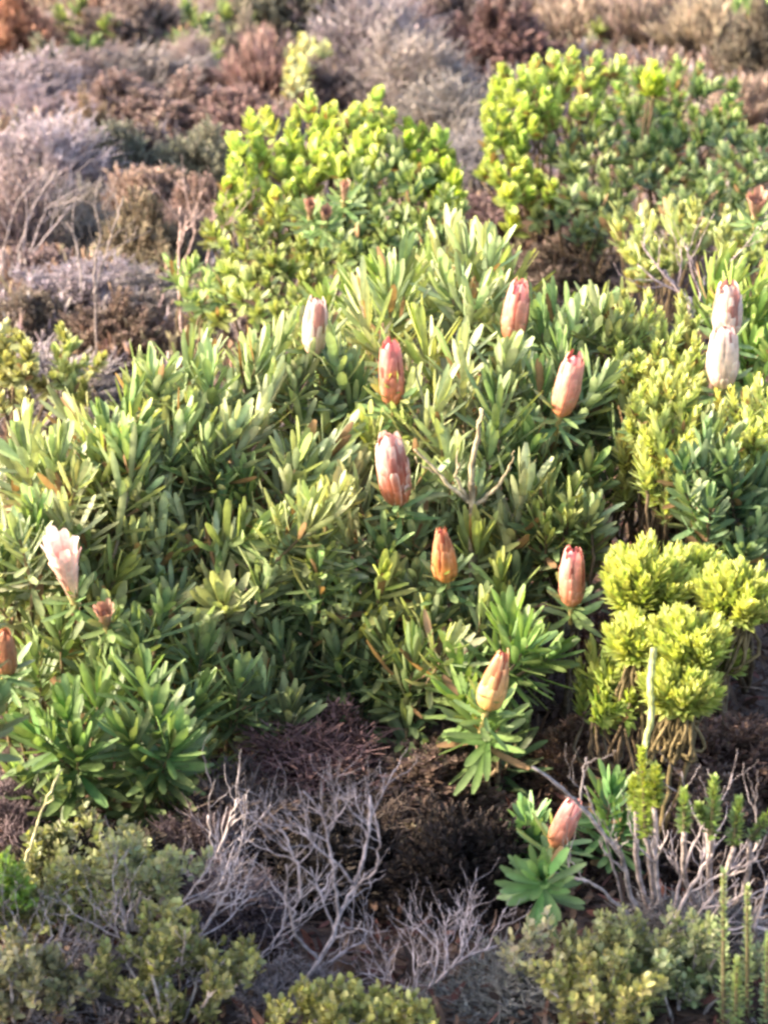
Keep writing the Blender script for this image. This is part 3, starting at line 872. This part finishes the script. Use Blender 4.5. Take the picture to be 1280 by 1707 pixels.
BRUSH = [
    ('heath', 25, 105, 90, 95, ORNG, "orange brown rounded bush at top left corner"),
    ('heath', 90, 130, 90, 60, OLV, "olive brown low bush right of the orange corner bush"),
    ('grey', 40, 190, 130, 80, LAV, "blue grey twiggy bush at the left edge below the orange bush"),
    ('grey', 140, 150, 130, 70, MAUVE, "mauve grey bush between the orange bush and the top middle green shrub"),
    ('grey', 250, 150, 140, 75, (.36, .28, .26), "grey brown bush left of the dark hollow, below the top middle green shrub"),
    ('heath', 215, 75, 120, 70, (.36, .27, .2), "tan heath bush between the two green shrubs of the upper edge"),
    ('heath', 170, 30, 60, 50, SAL, "pinkish tan bush touching the upper edge"),
    ('grey', 315, 135, 70, 80, (.45, .37, .36), "pale pinkish grey upright bush under the top middle green shrub"),
    ('heath', 350, 155, 110, 45, (.16, .075, .055), "dark reddish brown low bush in the hollow"),
    ('reed', 440, 165, 90, 95, SAL, "salmon brown upright reed tuft near the yellowish arched bush"),
    ('heath', 400, 110, 80, 80, (.32, .25, .18), "brown olive bush behind the salmon reed tuft"),
    ('heath', 470, 60, 110, 80, (.26, .24, .15), "dull olive bush at upper edge left of the lavender mass"),
    ('heath', 540, 60, 100, 70, (.3, .25, .2), "drab brown bush at upper edge above the yellowish arch"),
    ('heath', 540, 180, 80, 65, MAUVE, "mauve brown bush just right of the yellowish arched bush"),
    ('grey', 620, 130, 120, 130, LAV, "large lavender grey feathery bush at upper middle"),
    ('grey', 690, 190, 120, 110, (.42, .34, .36), "greyish pink feathery bush between the two lime shrubs"),
    ('grey', 700, 100, 110, 80, (.34, .25, .27), "purplish bush above the greyish pink one"),
    ('heath', 760, 90, 110, 90, (.27, .17, .17), "maroon grey bush at the upper edge"),
    ('heath', 840, 130, 130, 95, (.25, .13, .10), "dark maroon brown dome bush above the upper right lime shrub"),
    ('grey', 740, 240, 110, 95, (.38, .30, .31), "mauve twiggy bush left of the upper right lime shrub"),
    ('grey', 790, 300, 90, 85, (.34, .29, .36), "bluish grey low bush in the gap between the two lime shrubs"),
    ('heath', 900, 60, 110, 70, (.34, .25, .2), "brown bush at the upper edge above the upper right lime shrub"),
    ('reed', 960, 80, 130, 75, (.50, .36, .28), "pinkish straw tuft behind the upper right lime shrub"),
    ('reed', 1070, 90, 130, 80, (.48, .36, .27), "straw coloured tuft right of the thin yellowish shrub"),
    ('reed', 1170, 110, 130, 80, (.48, .34, .24), "pale tan tuft above the broad dark green shrub"),
    ('reed', 1120, 40, 120, 60, (.42, .33, .24), "straw brown tuft at the upper edge right"),
    ('heath', 1190, 30, 90, 50, (.34, .27, .18), "brown green bush at upper edge beside the corner shrub"),
    ('heath', 1262, 150, 90, 90, (.2, .16, .1), "dark olive bush at the right edge under the corner shrub"),
    ('reed', 1250, 220, 110, 80, (.50, .36, .24), "tan straw tuft at the right edge beside the dark green shrub"),
    ('grey', 60, 240, 140, 60, (.32, .25, .27), "dusky mauve low bush at left edge above the whitish bush"),
    ('heath', 200, 215, 150, 60, (.32, .2, .17), "reddish brown low bush in the band below the grey bushes"),
    ('heath', 300, 225, 150, 70, (.38, .25, .2), "rosy brown bush left of the salmon reed tuft"),
    ('heath', 400, 235, 110, 75, (.34, .22, .18), "brown bush just above left of the lime heads"),
    ('grey', 65, 330, 150, 110, LAVL, "whitish lavender feathery bush at the left edge"),
    ('heath', 150, 290, 60, 100, (.36, .22, .1), "narrow upright ginger brown bush with a shaded side"),
    ('heath', 195, 310, 75, 95, GRN2, "grey green soft bush beside the ginger upright bush"),
    ('heath', 255, 290, 100, 60, (.25, .17, .15), "dark brown bush behind the salmon dome"),
    ('heath', 335, 300, 90, 80, (.32, .31, .2), "sage green brush left of the lime heads"),
    ('heath', 250, 370, 130, 90, (.46, .30, .25), "salmon brown dome bush in front of the sage brush"),
    ('heath', 330, 400, 110, 85, (.38, .24, .17), "brown bush against the foot of the middle lime shrub"),
    ('grey', 25, 440, 130, 130, (.34, .28, .28), "grey tangled twig bush at left edge under the whitish bush"),
    ('grey', 110, 430, 110, 110, (.32, .28, .25), "grey tangled bush behind the bare forked branches"),
    ('heath', 240, 470, 90, 100, (.30, .26, .13), "olive straggly bush right of the bare forked branches"),
    ('grey', 300, 450, 90, 80, (.32, .23, .2), "dusky twiggy bush between olive straggly bush and grey green shrub"),
    ('heath', 60, 500, 110, 60, (.22, .16, .15), "dark brown low bush at left under the tangled twigs"),
    ('grey', 130, 550, 160, 70, LAV, "lavender low spreading bush right of the left edge"),
    ('grey', 240, 545, 130, 65, (.36, .29, .3), "dusty mauve low bush right of the lavender spreading bush"),
    ('heath', 330, 565, 120, 50, (.34, .24, .17), "brown grassy low bush above the crest of the left protea"),
    ('heath', 440, 565, 110, 50, (.22, .16, .11), "dark brown bush between olive shrub and the protea crest"),
    ('heath', 190, 600, 110, 70, (.2, .13, .07), "dark ginger bush over the shaded gap at left"),
    ('heath', 60, 580, 100, 60, (.3, .22, .16), "brown bush left of the small yellow green shrub"),
    ('grey', 90, 715, 160, 115, (.44, .38, .41), "lavender mound bush at left just above the protea leaves"),
    ('heath', 190, 690, 90, 80, (.09, .06, .05), "very dark fill bush for the shade of the gap at left"),  # dark colour stands in for the shade of the gap
    ('heath', 860, 410, 150, 90, (.12, .065, .06), "dark maroon bush below the upper right lime shrub"),
    ('heath', 930, 490, 150, 80, (.2, .13, .11), "brown dome bush behind the topmost pink head"),
    ('grey', 1150, 540, 130, 120, (.26, .17, .18), "purple brown bare twiggy bush left of the white heads"),
    ('grey', 1080, 520, 90, 90, (.3, .2, .2), "small purple twiggy bush behind the light green conebush"),
    ('heath', 1230, 470, 100, 60, (.28, .18, .14), "brown bush behind the white heads"),
    ('heath', 790, 400, 80, 60, (.14, .1, .07), "dark bush behind the tallest upright protea shoots"),
]
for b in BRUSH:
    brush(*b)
# nearer dry bushes inside and below the thicket
for b in [
    ('heath', 1070, 880, 190, 130, (.38, .21, .16), "reddish brown dry bush in the gap above the yellow conebush", None, 4.15),
    ('grey', 530, 1340, 250, 130, (.30, .15, .13), "dark red brown dry bush under the left protea", None, 3.68),
    ('heath', 690, 1450, 300, 120, (.20, .12, .09), "dark brown small leaved bush low in the middle", None, 3.62),
    ('grey', 860, 1020, 160, 150, (.34, .23, .21), "purplish dry twigs between the orange and the blunt pink head", None, 4.05),
    ('heath', 950, 1200, 170, 120, (.34, .19, .12), "rusty dry bush right of the creamy yellow head", None, 3.75),
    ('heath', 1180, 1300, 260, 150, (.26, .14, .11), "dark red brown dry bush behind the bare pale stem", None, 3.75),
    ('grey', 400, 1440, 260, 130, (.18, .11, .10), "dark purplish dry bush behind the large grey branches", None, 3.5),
    ('heath', 1140, 1300, 260, 110, (.34, .19, .13), "rusty brown dry bush under the bright yellow green conebush", None, 3.58),
    ('grey', 640, 1400, 190, 120, (.17, .11, .09), "brown twiggy bush in the middle of the dark hollow", None, 3.45),
    ('grey', 340, 1480, 160, 130, (.17, .12, .12), "dusky twiggy bush below the green sprouts", None, 3.4),
    ('grey', 480, 1700, 220, 90, (.30, .25, .255), "tangle of short dead twigs at the foot of the large bare forked bush", None, 2.98),
    ('grey', 850, 1710, 220, 90, (.30, .25, .255), "tangle of short dead twigs right of the spreading bare bush", None, 2.98),
    ('grey', 170, 1700, 240, 110, (.34, .28, .29), "tangle of dead twigs at the bottom left among the slanting stems", None, 3.02),
    ('grey', 1160, 1600, 230, 120, (.32, .27, .27), "tangle of dead twigs under the fan of bare branches", None, 3.12),
    ('grey', 380, 1560, 190, 150, (.19, .14, .14), "dusky tangle between the slanting stems and the large forked bush", None, 3.2),
    ('heath', 760, 1590, 260, 200, (.055, .038, .036), "nearly black fill bush for the shade of the deep hollow at lower middle", None, 3.3),  # added fill, the shade of the hollow is put into its colour
    ('heath', 560, 1560, 220, 150, (.06, .04, .036), "dark fill bush for the hollow shade behind the large bare forked bush", None, 3.36),  # added too, coloured dark to stand in for shade in the hollow
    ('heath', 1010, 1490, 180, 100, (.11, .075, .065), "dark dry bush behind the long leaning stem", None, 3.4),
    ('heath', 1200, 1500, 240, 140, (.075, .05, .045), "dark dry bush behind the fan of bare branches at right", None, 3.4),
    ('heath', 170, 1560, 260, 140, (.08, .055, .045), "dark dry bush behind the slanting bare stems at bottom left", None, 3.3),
    ('grey', 20, 1330, 130, 130, (.28, .2, .22), "mauve twiggy bush at the left edge under the sprouts", None, 3.5),
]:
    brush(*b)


# ------------------------------------------------------------------ bare grey branches
def dead_bush(label, cat, paths, col, Y0, group=None, r=.006, kids=3, klen=.09, name='dead_bush', gen=2, up=.5, leafcol=None, leaves=0, leafW=.010, leafL=.016,
              leafname='leaves', seed=0):
    """paths: list of (points [(px,py,Yoffset)], start radius factor). First point of the first path is the root"""
    rt = P(paths[0][0][0][0], paths[0][0][0][1], Y0 + paths[0][0][0][2])
    root = rt.copy(); root[2] = ground_z(root[0], root[1])
    t = thing(name, label, cat, root, group)
    tips = []

    def grow(pts, rad, lev, part_g):
        m = len(pts)
        rr = np.linspace(rad, rad * .45, m) * (1 + rng.normal(0, .1, m))
        cc = np.array(col) * rng.uniform(.8, 1.2) * (1 + rng.normal(0, .08, (m, 1)))
        add_tube(part_g, pts, rr, cc, 6 if lev == 0 else 5)
        tips.append((pts[-1], nrm(pts[-1] - pts[-3])))
        if lev >= gen: return
        for q in range(kids if lev == 0 else max(1, kids - 1)):
            i = int(rng.uniform(.35, .95) * (m - 1)); i = max(1, i)
            d = nrm(pts[i] - pts[i - 1])
            side = rng.normal(0, 1, 3); side = nrm(side - d * np.dot(side, d))
            dr = nrm(d * .8 + side * .75 + [0, 0, up * .5])
            ln = klen * rng.uniform(.5, 1.3) * (.7 ** lev)
            e = pts[i] + dr * ln
            e2 = e + nrm(dr + [0, 0, up] + rng.normal(0, .25, 3)) * ln * .7
            grow(smooth_path([pts[i], e, e2], 4, .0012), rr[i] * .68, lev + 1, part_g)
    for k, (pp, f) in enumerate(paths):
        pts = [P(a, b, Y0 + c) for a, b, c in pp]
        if k == 0 or pp[0][1] > 1690:
            low = pts[0].copy(); low[2] = ground_z(low[0], low[1]) - .02
            if low[2] < pts[0][2] - .01: pts = [low] + pts
        g = Geo()
        grow(smooth_path(pts, 5, .0012), r * f, 0, g)
        build(g, 'branch', M_BARK, t)
    if leaves:
        g = Geo()
        B = np.array([a for a, _ in tips]); D = np.array([d for _, d in tips])
        n = len(B)
        c = np.array(leafcol)[None] * (1 + rng.normal(0, .2, (n, 1)))
        shoot_leaves(g, B - D * .035, D, .035, leaves, leafL, leafW, 75, 25, c * .8, c, np.array([.5, .5, .3]), prof='oval', curl=.1, jit=.25)
        build(g, leafname, M_LEAF, t)
    return t


GREYB = (.29, .25, .265)
dead_bush("large bare grey forked bush at the bottom centre left", "dead bush", [
    ([(430, 1715, 0), (490, 1660, .02), (540, 1590, .03), (565, 1530, .04), (592, 1470, .05), (612, 1400, .05), (618, 1325, .06)], 1.25),
    ([(565, 1530, .04), (556, 1460, .03), (548, 1400, .03), (536, 1355, .02), (505, 1318, 0)], .8),
    ([(548, 1395, .03), (560, 1360, .02), (562, 1325, .0)], .5),
    ([(590, 1475, .05), (560, 1440, .0), (525, 1410, -.02), (500, 1378, -.02)], .6),
    ([(592, 1480, .05), (625, 1450, .02), (632, 1400, .0), (628, 1370, .0)], .6),
    ([(530, 1600, .03), (495, 1560, .0), (480, 1500, -.02), (478, 1440, -.02)], .8),
    ([(500, 1500, .03), (496, 1450, .03), (480, 1400, .03), (440, 1345, .03)], .7),
    ([(490, 1660, .02), (540, 1610, .06), (600, 1570, .08), (610, 1555, .1)], .6),
], GREYB, 2.98, group='bare grey bushes', r=.0036, kids=5, klen=.045)
dead_bush("spreading bare grey bush at the bottom middle under the dark hollow", "dead bush", [
    ([(690, 1720, 0), (720, 1650, .03), (770, 1600, .05), (840, 1570, .06)], 1.0),
    ([(700, 1690, 0), (722, 1630, .0), (728, 1580, .0), (726, 1555, .0)], .7),
    ([(720, 1650, .02), (760, 1600, 0), (772, 1560, 0), (772, 1530, 0)], .7),
    ([(705, 1680, .03), (760, 1660, .05), (800, 1640, .06), (835, 1600, .06)], .7),
    ([(690, 1700, .03), (640, 1650, .03), (655, 1590, .03)], .7),
    ([(780, 1665, .03), (850, 1650, .03), (870, 1700, .03)], .6),
    ([(690, 1700, 0), (690, 1640, -.05), (700, 1590, -.06)], .6),
], (.34, .29, .31), 2.98, group='bare grey bushes', r=.0033, kids=6, klen=.045)
dead_bush("bare grey bush with long slanting stems at bottom left", "dead bush", [
    ([(200, 1720, 0), (260, 1640, .03), (330, 1560, .05), (375, 1490, .06), (385, 1440, .06)], 1.0),
    ([(130, 1715, 0), (170, 1640, 0), (250, 1550, .0), (310, 1500, .02), (350, 1440, .02)], .9),
    ([(270, 1720, 0), (290, 1660, .03), (340, 1630, .05), (400, 1590, .06)], .7),
    ([(380, 1715, .1), (420, 1620, .1), (468, 1550, .12), (478, 1480, .12)], .7),
    ([(220, 1700, 0), (215, 1600, 0), (190, 1540, 0), (200, 1480, 0)], .7),
    ([(60, 1715, 0), (70, 1650, 0), (50, 1580, 0), (20, 1520, 0)], .8),
    ([(40, 1715, .05), (100, 1640, .05), (150, 1600, .05)], .7),
    ([(350, 1700, .2), (340, 1600, .2), (360, 1500, .2), (395, 1400, .25)], .6),
    ([(0, 1715, 0), (20, 1640, 0), (90, 1560, 0)], .8),
], (.36, .31, .325), 2.98, group='bare grey bushes', r=.0032, kids=6, klen=.06)
dead_bush("pair of bare upright grey stems behind the bottom left bush", "dead bush", [
    ([(370, 1600, 0), (350, 1480, 0), (380, 1380, .02), (395, 1330, .02)], .8),
    ([(430, 1600, 0), (400, 1500, 0), (360, 1420, 0), (345, 1360, 0)], .7),
], (.3, .26, .27), 3.3, group='bare grey bushes', r=.005, kids=3, klen=.07)
dead_bush("bare grey bush with a long stem leaning past the lowest pink head", "dead bush", [
    ([(1100, 1620, 0), (1075, 1540, 0), (1050, 1490, 0), (1035, 1430, -.02), (990, 1370, -.05), (950, 1325, -.08), (888, 1278, -.1)], 1.1),
    ([(1050, 1560, 0), (1030, 1480, 0), (1010, 1400, 0), (990, 1350, 0), (975, 1310, 0)], .6),
    ([(1110, 1600, 0), (1098, 1530, 0), (1095, 1450, 0), (1085, 1400, 0)], 1.0),
    ([(1120, 1600, 0), (1030, 1510, -.02), (980, 1470, -.02), (940, 1460, 0)], .8),
], (.29, .25, .25), 3.15, group='bare grey bushes', r=.0045, kids=3, klen=.045)
dead_bush("fan of bare grey branches at right below the mossy spikes", "dead bush", [
    ([(1090, 1620, 0), (1130, 1520, 0), (1170, 1450, 0), (1195, 1405, 0)], 1.0),
    ([(1110, 1610, 0), (1160, 1530, 0), (1200, 1480, 0), (1270, 1400, 0)], .9),
    ([(1100, 1600, 0), (1180, 1560, 0), (1250, 1545, 0), (1300, 1560, 0)], .8),
    ([(1120, 1600, .05), (1125, 1500, .05), (1150, 1420, .05), (1180, 1360, .05)], .8),
    ([(1100, 1610, .05), (1200, 1520, .05), (1280, 1480, .05)], .8),
    ([(1150, 1570, 0), (1230, 1610, 0), (1300, 1600, 0)], .6),
    ([(1240, 1700, 0), (1250, 1600, 0), (1270, 1500, 0), (1290, 1440, 0)], .8),
], (.32, .27, .275), 3.08, group='bare grey bushes', r=.0042, kids=4, klen=.055)
dead_bush("pale leaning dry stalk at left over the small leaved bushes", "dead stalk", [
    ([(38, 1460, 0), (55, 1400, 0), (75, 1340, 0), (104, 1282, 0)], .8)], (.45, .42, .25), 3.2, r=.004, kids=1, klen=.02, gen=1, name='dry_stalk')
dead_bush("bare grey forked branches standing in front of the grey tangle, upper left", "dead bush", [
    ([(158, 490, 0), (160, 430, 0), (168, 390, 0), (155, 340, 0)], 1.3),
    ([(158, 488, 0), (175, 430, 0), (190, 380, 0), (206, 330, 0)], 1.2),
    ([(137, 490, 0), (133, 440, 0), (125, 395, 0), (112, 370, 0)], 1.0),
], (.27, .225, .22), 5.85, group='bare grey bushes', r=.003, kids=3, klen=.07)
dead_bush("bare pale branches slanting at the left edge under the whitish bush", "dead bush", [
    ([(5, 430, 0), (15, 385, 0), (30, 340, 0), (60, 300, 0)], 1.3),
    ([(55, 420, 0), (90, 380, 0), (120, 340, 0)], 1.1),
    ([(30, 420, 0), (60, 340, 0), (92, 290, 0)], 1.0),
    ([(50, 420, 0), (80, 350, 0), (130, 315, 0)], .9),
    ([(40, 420, 0), (45, 350, 0), (40, 310, 0)], .9),
], (.27, .225, .23), 6.3, group='bare grey bushes', r=.003, kids=3, klen=.07)
dead_bush("thin pinkish bare stems beside the middle lime shrub", "dead bush", [
    ([(298, 440, 0), (300, 390, 0), (300, 345, 0)], 1.0),
    ([(305, 440, 0), (325, 390, 0), (322, 350, 0)], .9),
    ([(345, 440, 0), (352, 400, 0), (360, 360, 0)], .9)], (.36, .26, .24), 6.0, group='bare grey bushes', r=.0045, kids=3, klen=.08)
dead_bush("forked bare stems in the purple bush left of the white heads", "dead bush", [
    ([(1150, 530, 0), (1140, 500, 0), (1120, 470, 0), (1105, 450, 0)], 1.0),
    ([(1150, 530, 0), (1165, 500, 0), (1175, 460, 0)], .8)], (.38, .3, .31), 5.0, group='bare grey bushes', r=.006, kids=3, klen=.08)
dead_bush("bare brown forked stem showing through the central protea bush", "dead bush", [
    ([(787, 850, 0), (785, 800, 0), (793, 740, 0), (803, 680, .02)], 1.5),
    ([(787, 840, 0), (750, 810, 0), (722, 780, 0), (690, 750, 0)], 1.0),
    ([(790, 845, 0), (820, 820, 0), (850, 780, 0)], 1.0),
    ([(780, 830, 0), (762, 800, 0), (765, 770, 0)], .8)], (.34, .28, .18), 3.93, group='bare grey bushes', r=.005, kids=1, klen=.04, gen=1)


# ------------------------------------------------------------------ small leaved bushes in the foreground
def small_leaf_bush(label, stems, Y0, leafcol0, group='small leaved bushes in the foreground', kids=5, klen=.026, leaves=8, leafL=.014, leafW=.0085, r=.0035,
                    barkcol=(.38, .33, .31), name='small_leaved_bush', gen=2):
    leafcol = [min(.6, c * 1.15 * (1.06 if i == 0 else 1)) for i, c in enumerate(leafcol0)]
    return dead_bush(label, 'bush', stems, barkcol, Y0, group=group, r=r, kids=kids, klen=klen, name=name, leafcol=leafcol, leaves=leaves, leafL=leafL,
                     leafW=leafW, gen=gen, up=.9)


def fan(cx, by, w, h, n, yo=0.05, lean=0):
    out = []
    for i in range(n):
        a = (i + .5) / n - .5
        x = cx + w * a * 1.6 + lean
        t = by - h * rng.uniform(.65, 1.) * (1 - abs(a) * .7)
        out.append(([(cx + w * a * .3, by, rng.uniform(-yo, yo)), (cx + w * a * .9 + lean * .5, (by + t) / 2, rng.uniform(-yo, yo)), (x, t, rng.uniform(-yo, yo))], 1.0))
    return out


small_leaf_bush("small leaved olive bush at bottom left beside the leaning dry stalk", fan(60, 1600, 180, 170, 7), 3.12, (.24, .27, .11))
small_leaf_bush("dull green small leaved bush left of the bare upright stems", fan(140, 1500, 200, 140, 7), 3.25, (.15, .18, .08))
small_leaf_bush("olive green small leaved bush at the bottom left, in front of the slanting stems", fan(290, 1730, 180, 200, 8), 2.94, (.20, .22, .08))
small_leaf_bush("grey olive small leaved bush in the bottom left corner", fan(30, 1720, 180, 150, 8), 2.94, (.28, .28, .16))
small_leaf_bush("pale leaved small bush among grey stems, above the bottom left corner bush", fan(225, 1550, 120, 160, 6), 3.08, (.3, .33, .17))
small_leaf_bush("yellow green small leaved bush at the very bottom left of centre", fan(555, 1740, 110, 80, 5), 2.88, (.24, .26, .08))
small_leaf_bush("yellow green small leaved bush under the spreading bare bush", fan(660, 1740, 90, 50, 4), 2.86, (.24, .26, .08))
small_leaf_bush("pale leaved thin bush at the bottom right of the dark hollow", fan(930, 1720, 150, 190, 4), 3.0, (.34, .34, .22), leaves=5)
small_leaf_bush("olive leaved bush at the bottom right under the long leaning stem", fan(1050, 1650, 170, 120, 6), 3.02, (.24, .27, .13))
small_leaf_bush("yellowish leaved small bush at the bottom edge right", fan(1000, 1730, 120, 110, 6), 2.9, (.27, .28, .10))
small_leaf_bush("grey green leaved bush at the bottom edge, right of the yellowish one", fan(1130, 1730, 150, 200, 7), 2.96, (.2, .25, .13))
small_leaf_bush("bright green low bush at the left edge, beneath the dry stalk", fan(0, 1540, 70, 90, 4), 3.1, (.2, .34, .05))
small_leaf_bush("dark brown leaved bush behind the spreading bare bush", fan(760, 1560, 200, 200, 8), 3.4, (.09, .06, .045), barkcol=(.1, .07, .06))


# ------------------------------------------------------------------ mossy spikes
def spikes(label, lst, root, c1, c2, group='mossy green spikes', L=.013, W=.006, nl=110, name='spiky_heath', th=(80, 35)):
    rt = P(*root); rt[2] = ground_z(rt[0], rt[1])
    t = thing(name, label, 'heath plant', rt, group)
    gb = Geo()
    for (x0, y0, x1, y1, Y, f) in lst:
        a, b = P(x0, y0, Y), P(x1, y1, Y)
        d = b - a; ln = np.linalg.norm(d)
        g = Geo()
        shoot_leaves(g, a[None], d[None], np.array([ln]), nl, np.array([L * f]), np.array([W * f]), th[0], th[1], np.array(c1), np.array(c2), np.array(PALE_T), prof='lance',
                     curl=.1, jit=.2)
        add_segs(g, a[None], b[None], .004, .002, np.array([.2, .16, .1]), 6)
        build(g, 'spike', M_LIME, t)
        m = (a + rt) / 2 + rng.normal(0, .01, 3)
        add_tube(gb, smooth_path([rt, m, a], 5, .001), np.linspace(.005, .004, 11), (.34, .28, .27), 6)
    build(gb, 'branches', M_BARK, t)
    return t


spikes("yellow green mossy spikes hanging from the foot of the bare pale stem", [(1075, 1395, 1070, 1250, 3.16, 1.35), (1090, 1345, 1092, 1285, 3.15, 1.45), (1060, 1350, 1056, 1300, 3.18, 1.2)],
       (1085, 1560, 3.2), (.24, .32, .05), (.42, .48, .10), nl=150)
spikes("group of upright mossy green spikes at right", [(1140, 1385, 1140, 1320, 3.04, 1.1), (1185, 1395, 1190, 1300, 3.04, 1.3), (1178, 1370, 1165, 1345, 3.05, 1.1), (1222, 1410, 1230, 1335, 3.04, 1.25),
                                                        (1250, 1400, 1290, 1350, 3.05, 1.2)],
       (1180, 1560, 3.2), (.13, .21, .05), (.28, .38, .11))
spikes("tall thin green sprays in the bottom right corner", [(1205, 1720, 1205, 1455, 2.9, 1.1), (1245, 1720, 1245, 1480, 2.92, 1.0), (1225, 1720, 1228, 1600, 2.88, 1.1), (1275, 1720, 1280, 1560, 2.9, 1.1),
                                                            (1185, 1720, 1150, 1620, 2.97, 1.0)],
       (1220, 1740, 3.0), (.22, .30, .13), (.34, .42, .2), nl=130)


# unseen protea bush, added beyond the left edge to shade the foreground
for lb, cx, Y0 in (("unseen green protea bush added beyond the left edge to shade the foreground", -330, 2.95),):
    c0 = P(cx, 1400, Y0)
    th = rng.random(70) * 6.28; q = np.sqrt(rng.random(70))
    tp = np.stack([c0[0] + .30 * q * np.cos(th), Y0 + .28 * q * np.sin(th), .36 + .36 * np.sqrt(1 - q ** 2 * .8)], -1)
    dd = tp - [c0[0], Y0, .1]
    s_ = dict(PROTEA); s_.update(c_old=np.array(OLIVE), c_new=np.array(GREEN_M), len=.14)
    rt = c0.copy(); rt[2] = ground_z(rt[0], rt[1])
    leafy_bush('protea_bush', lb, 'protea bush', rt, tp, dd, s_, group='protea bushes of the front thicket')

# ------------------------------------------------------------------ litter and low scrub
def litter():
    n = 26000
    Y = rng.uniform(2.6, 5.6, n); X = rng.uniform(-1, 1, n) * (.25 + Y * .24)
    B = np.stack([X, Y, ground_z(X, Y) + rng.random(n) ** 2 * .03], -1)
    D = rng.normal(0, 1, (n, 3)) * [1, 1, .35]
    N = rng.normal(0, .4, (n, 3)) + [0, 0, 1]
    pal = np.array([(.07, .04, .032), (.09, .055, .04), (.045, .03, .025), (.12, .08, .06), (.08, .035, .03)])
    c = pal[rng.integers(0, 5, n)] * rng.uniform(.6, 1.3, (n, 1))
    g = Geo()
    add_leaves(g, B, D, N, rng.uniform(.015, .055, n), rng.uniform(.004, .012, n), rng.normal(0, .3, n), .1, 'oval', c, c * 1.15)
    o = build(g, 'leaf_litter', M_LITTER, None)
    tag(o, "dry brown leaf litter under the protea thicket", 'litter', kind='stuff')


def scrub():
    n = 26000
    Y = 4.8 + 9.2 * rng.random(n) ** .8; X = rng.uniform(-1, 1, n) * (.4 + Y * .22)
    B = np.stack([X, Y, ground_z(X, Y) - .01], -1)
    pal = np.array([(.36, .24, .19), (.30, .22, .21), (.40, .34, .36), (.30, .18, .13), (.33, .29, .19), (.44, .32, .24), (.2, .13, .11)])
    q = (vnoise(X, Y, 1.9) + vnoise(X + 3, Y * 1.7, 4.1) + rng.normal(0, .5, n)) * 1.1 + 3
    c = pal[np.clip(q.astype(int), 0, 6)]
    ax = rng.normal(0, .35, (n, 3)) + [0, 0, 1]
    g = Geo()
    h = rng.uniform(.03, .10, n) * (1 + .4 * vnoise(X, Y, 2.6)).clip(.3, 2)
    shoot_leaves(g, B, ax, h, 9, .035, .008, 55, 15, c * .6, c, np.array([.5, .4, .33]), prof='chip', cols=2, jit=.2)
    o = build(g, 'low_scrub', M_FINE, None)
    tag(o, "low brown and mauve scrub covering the slope between the bushes", 'scrub', kind='stuff')


litter()
scrub()
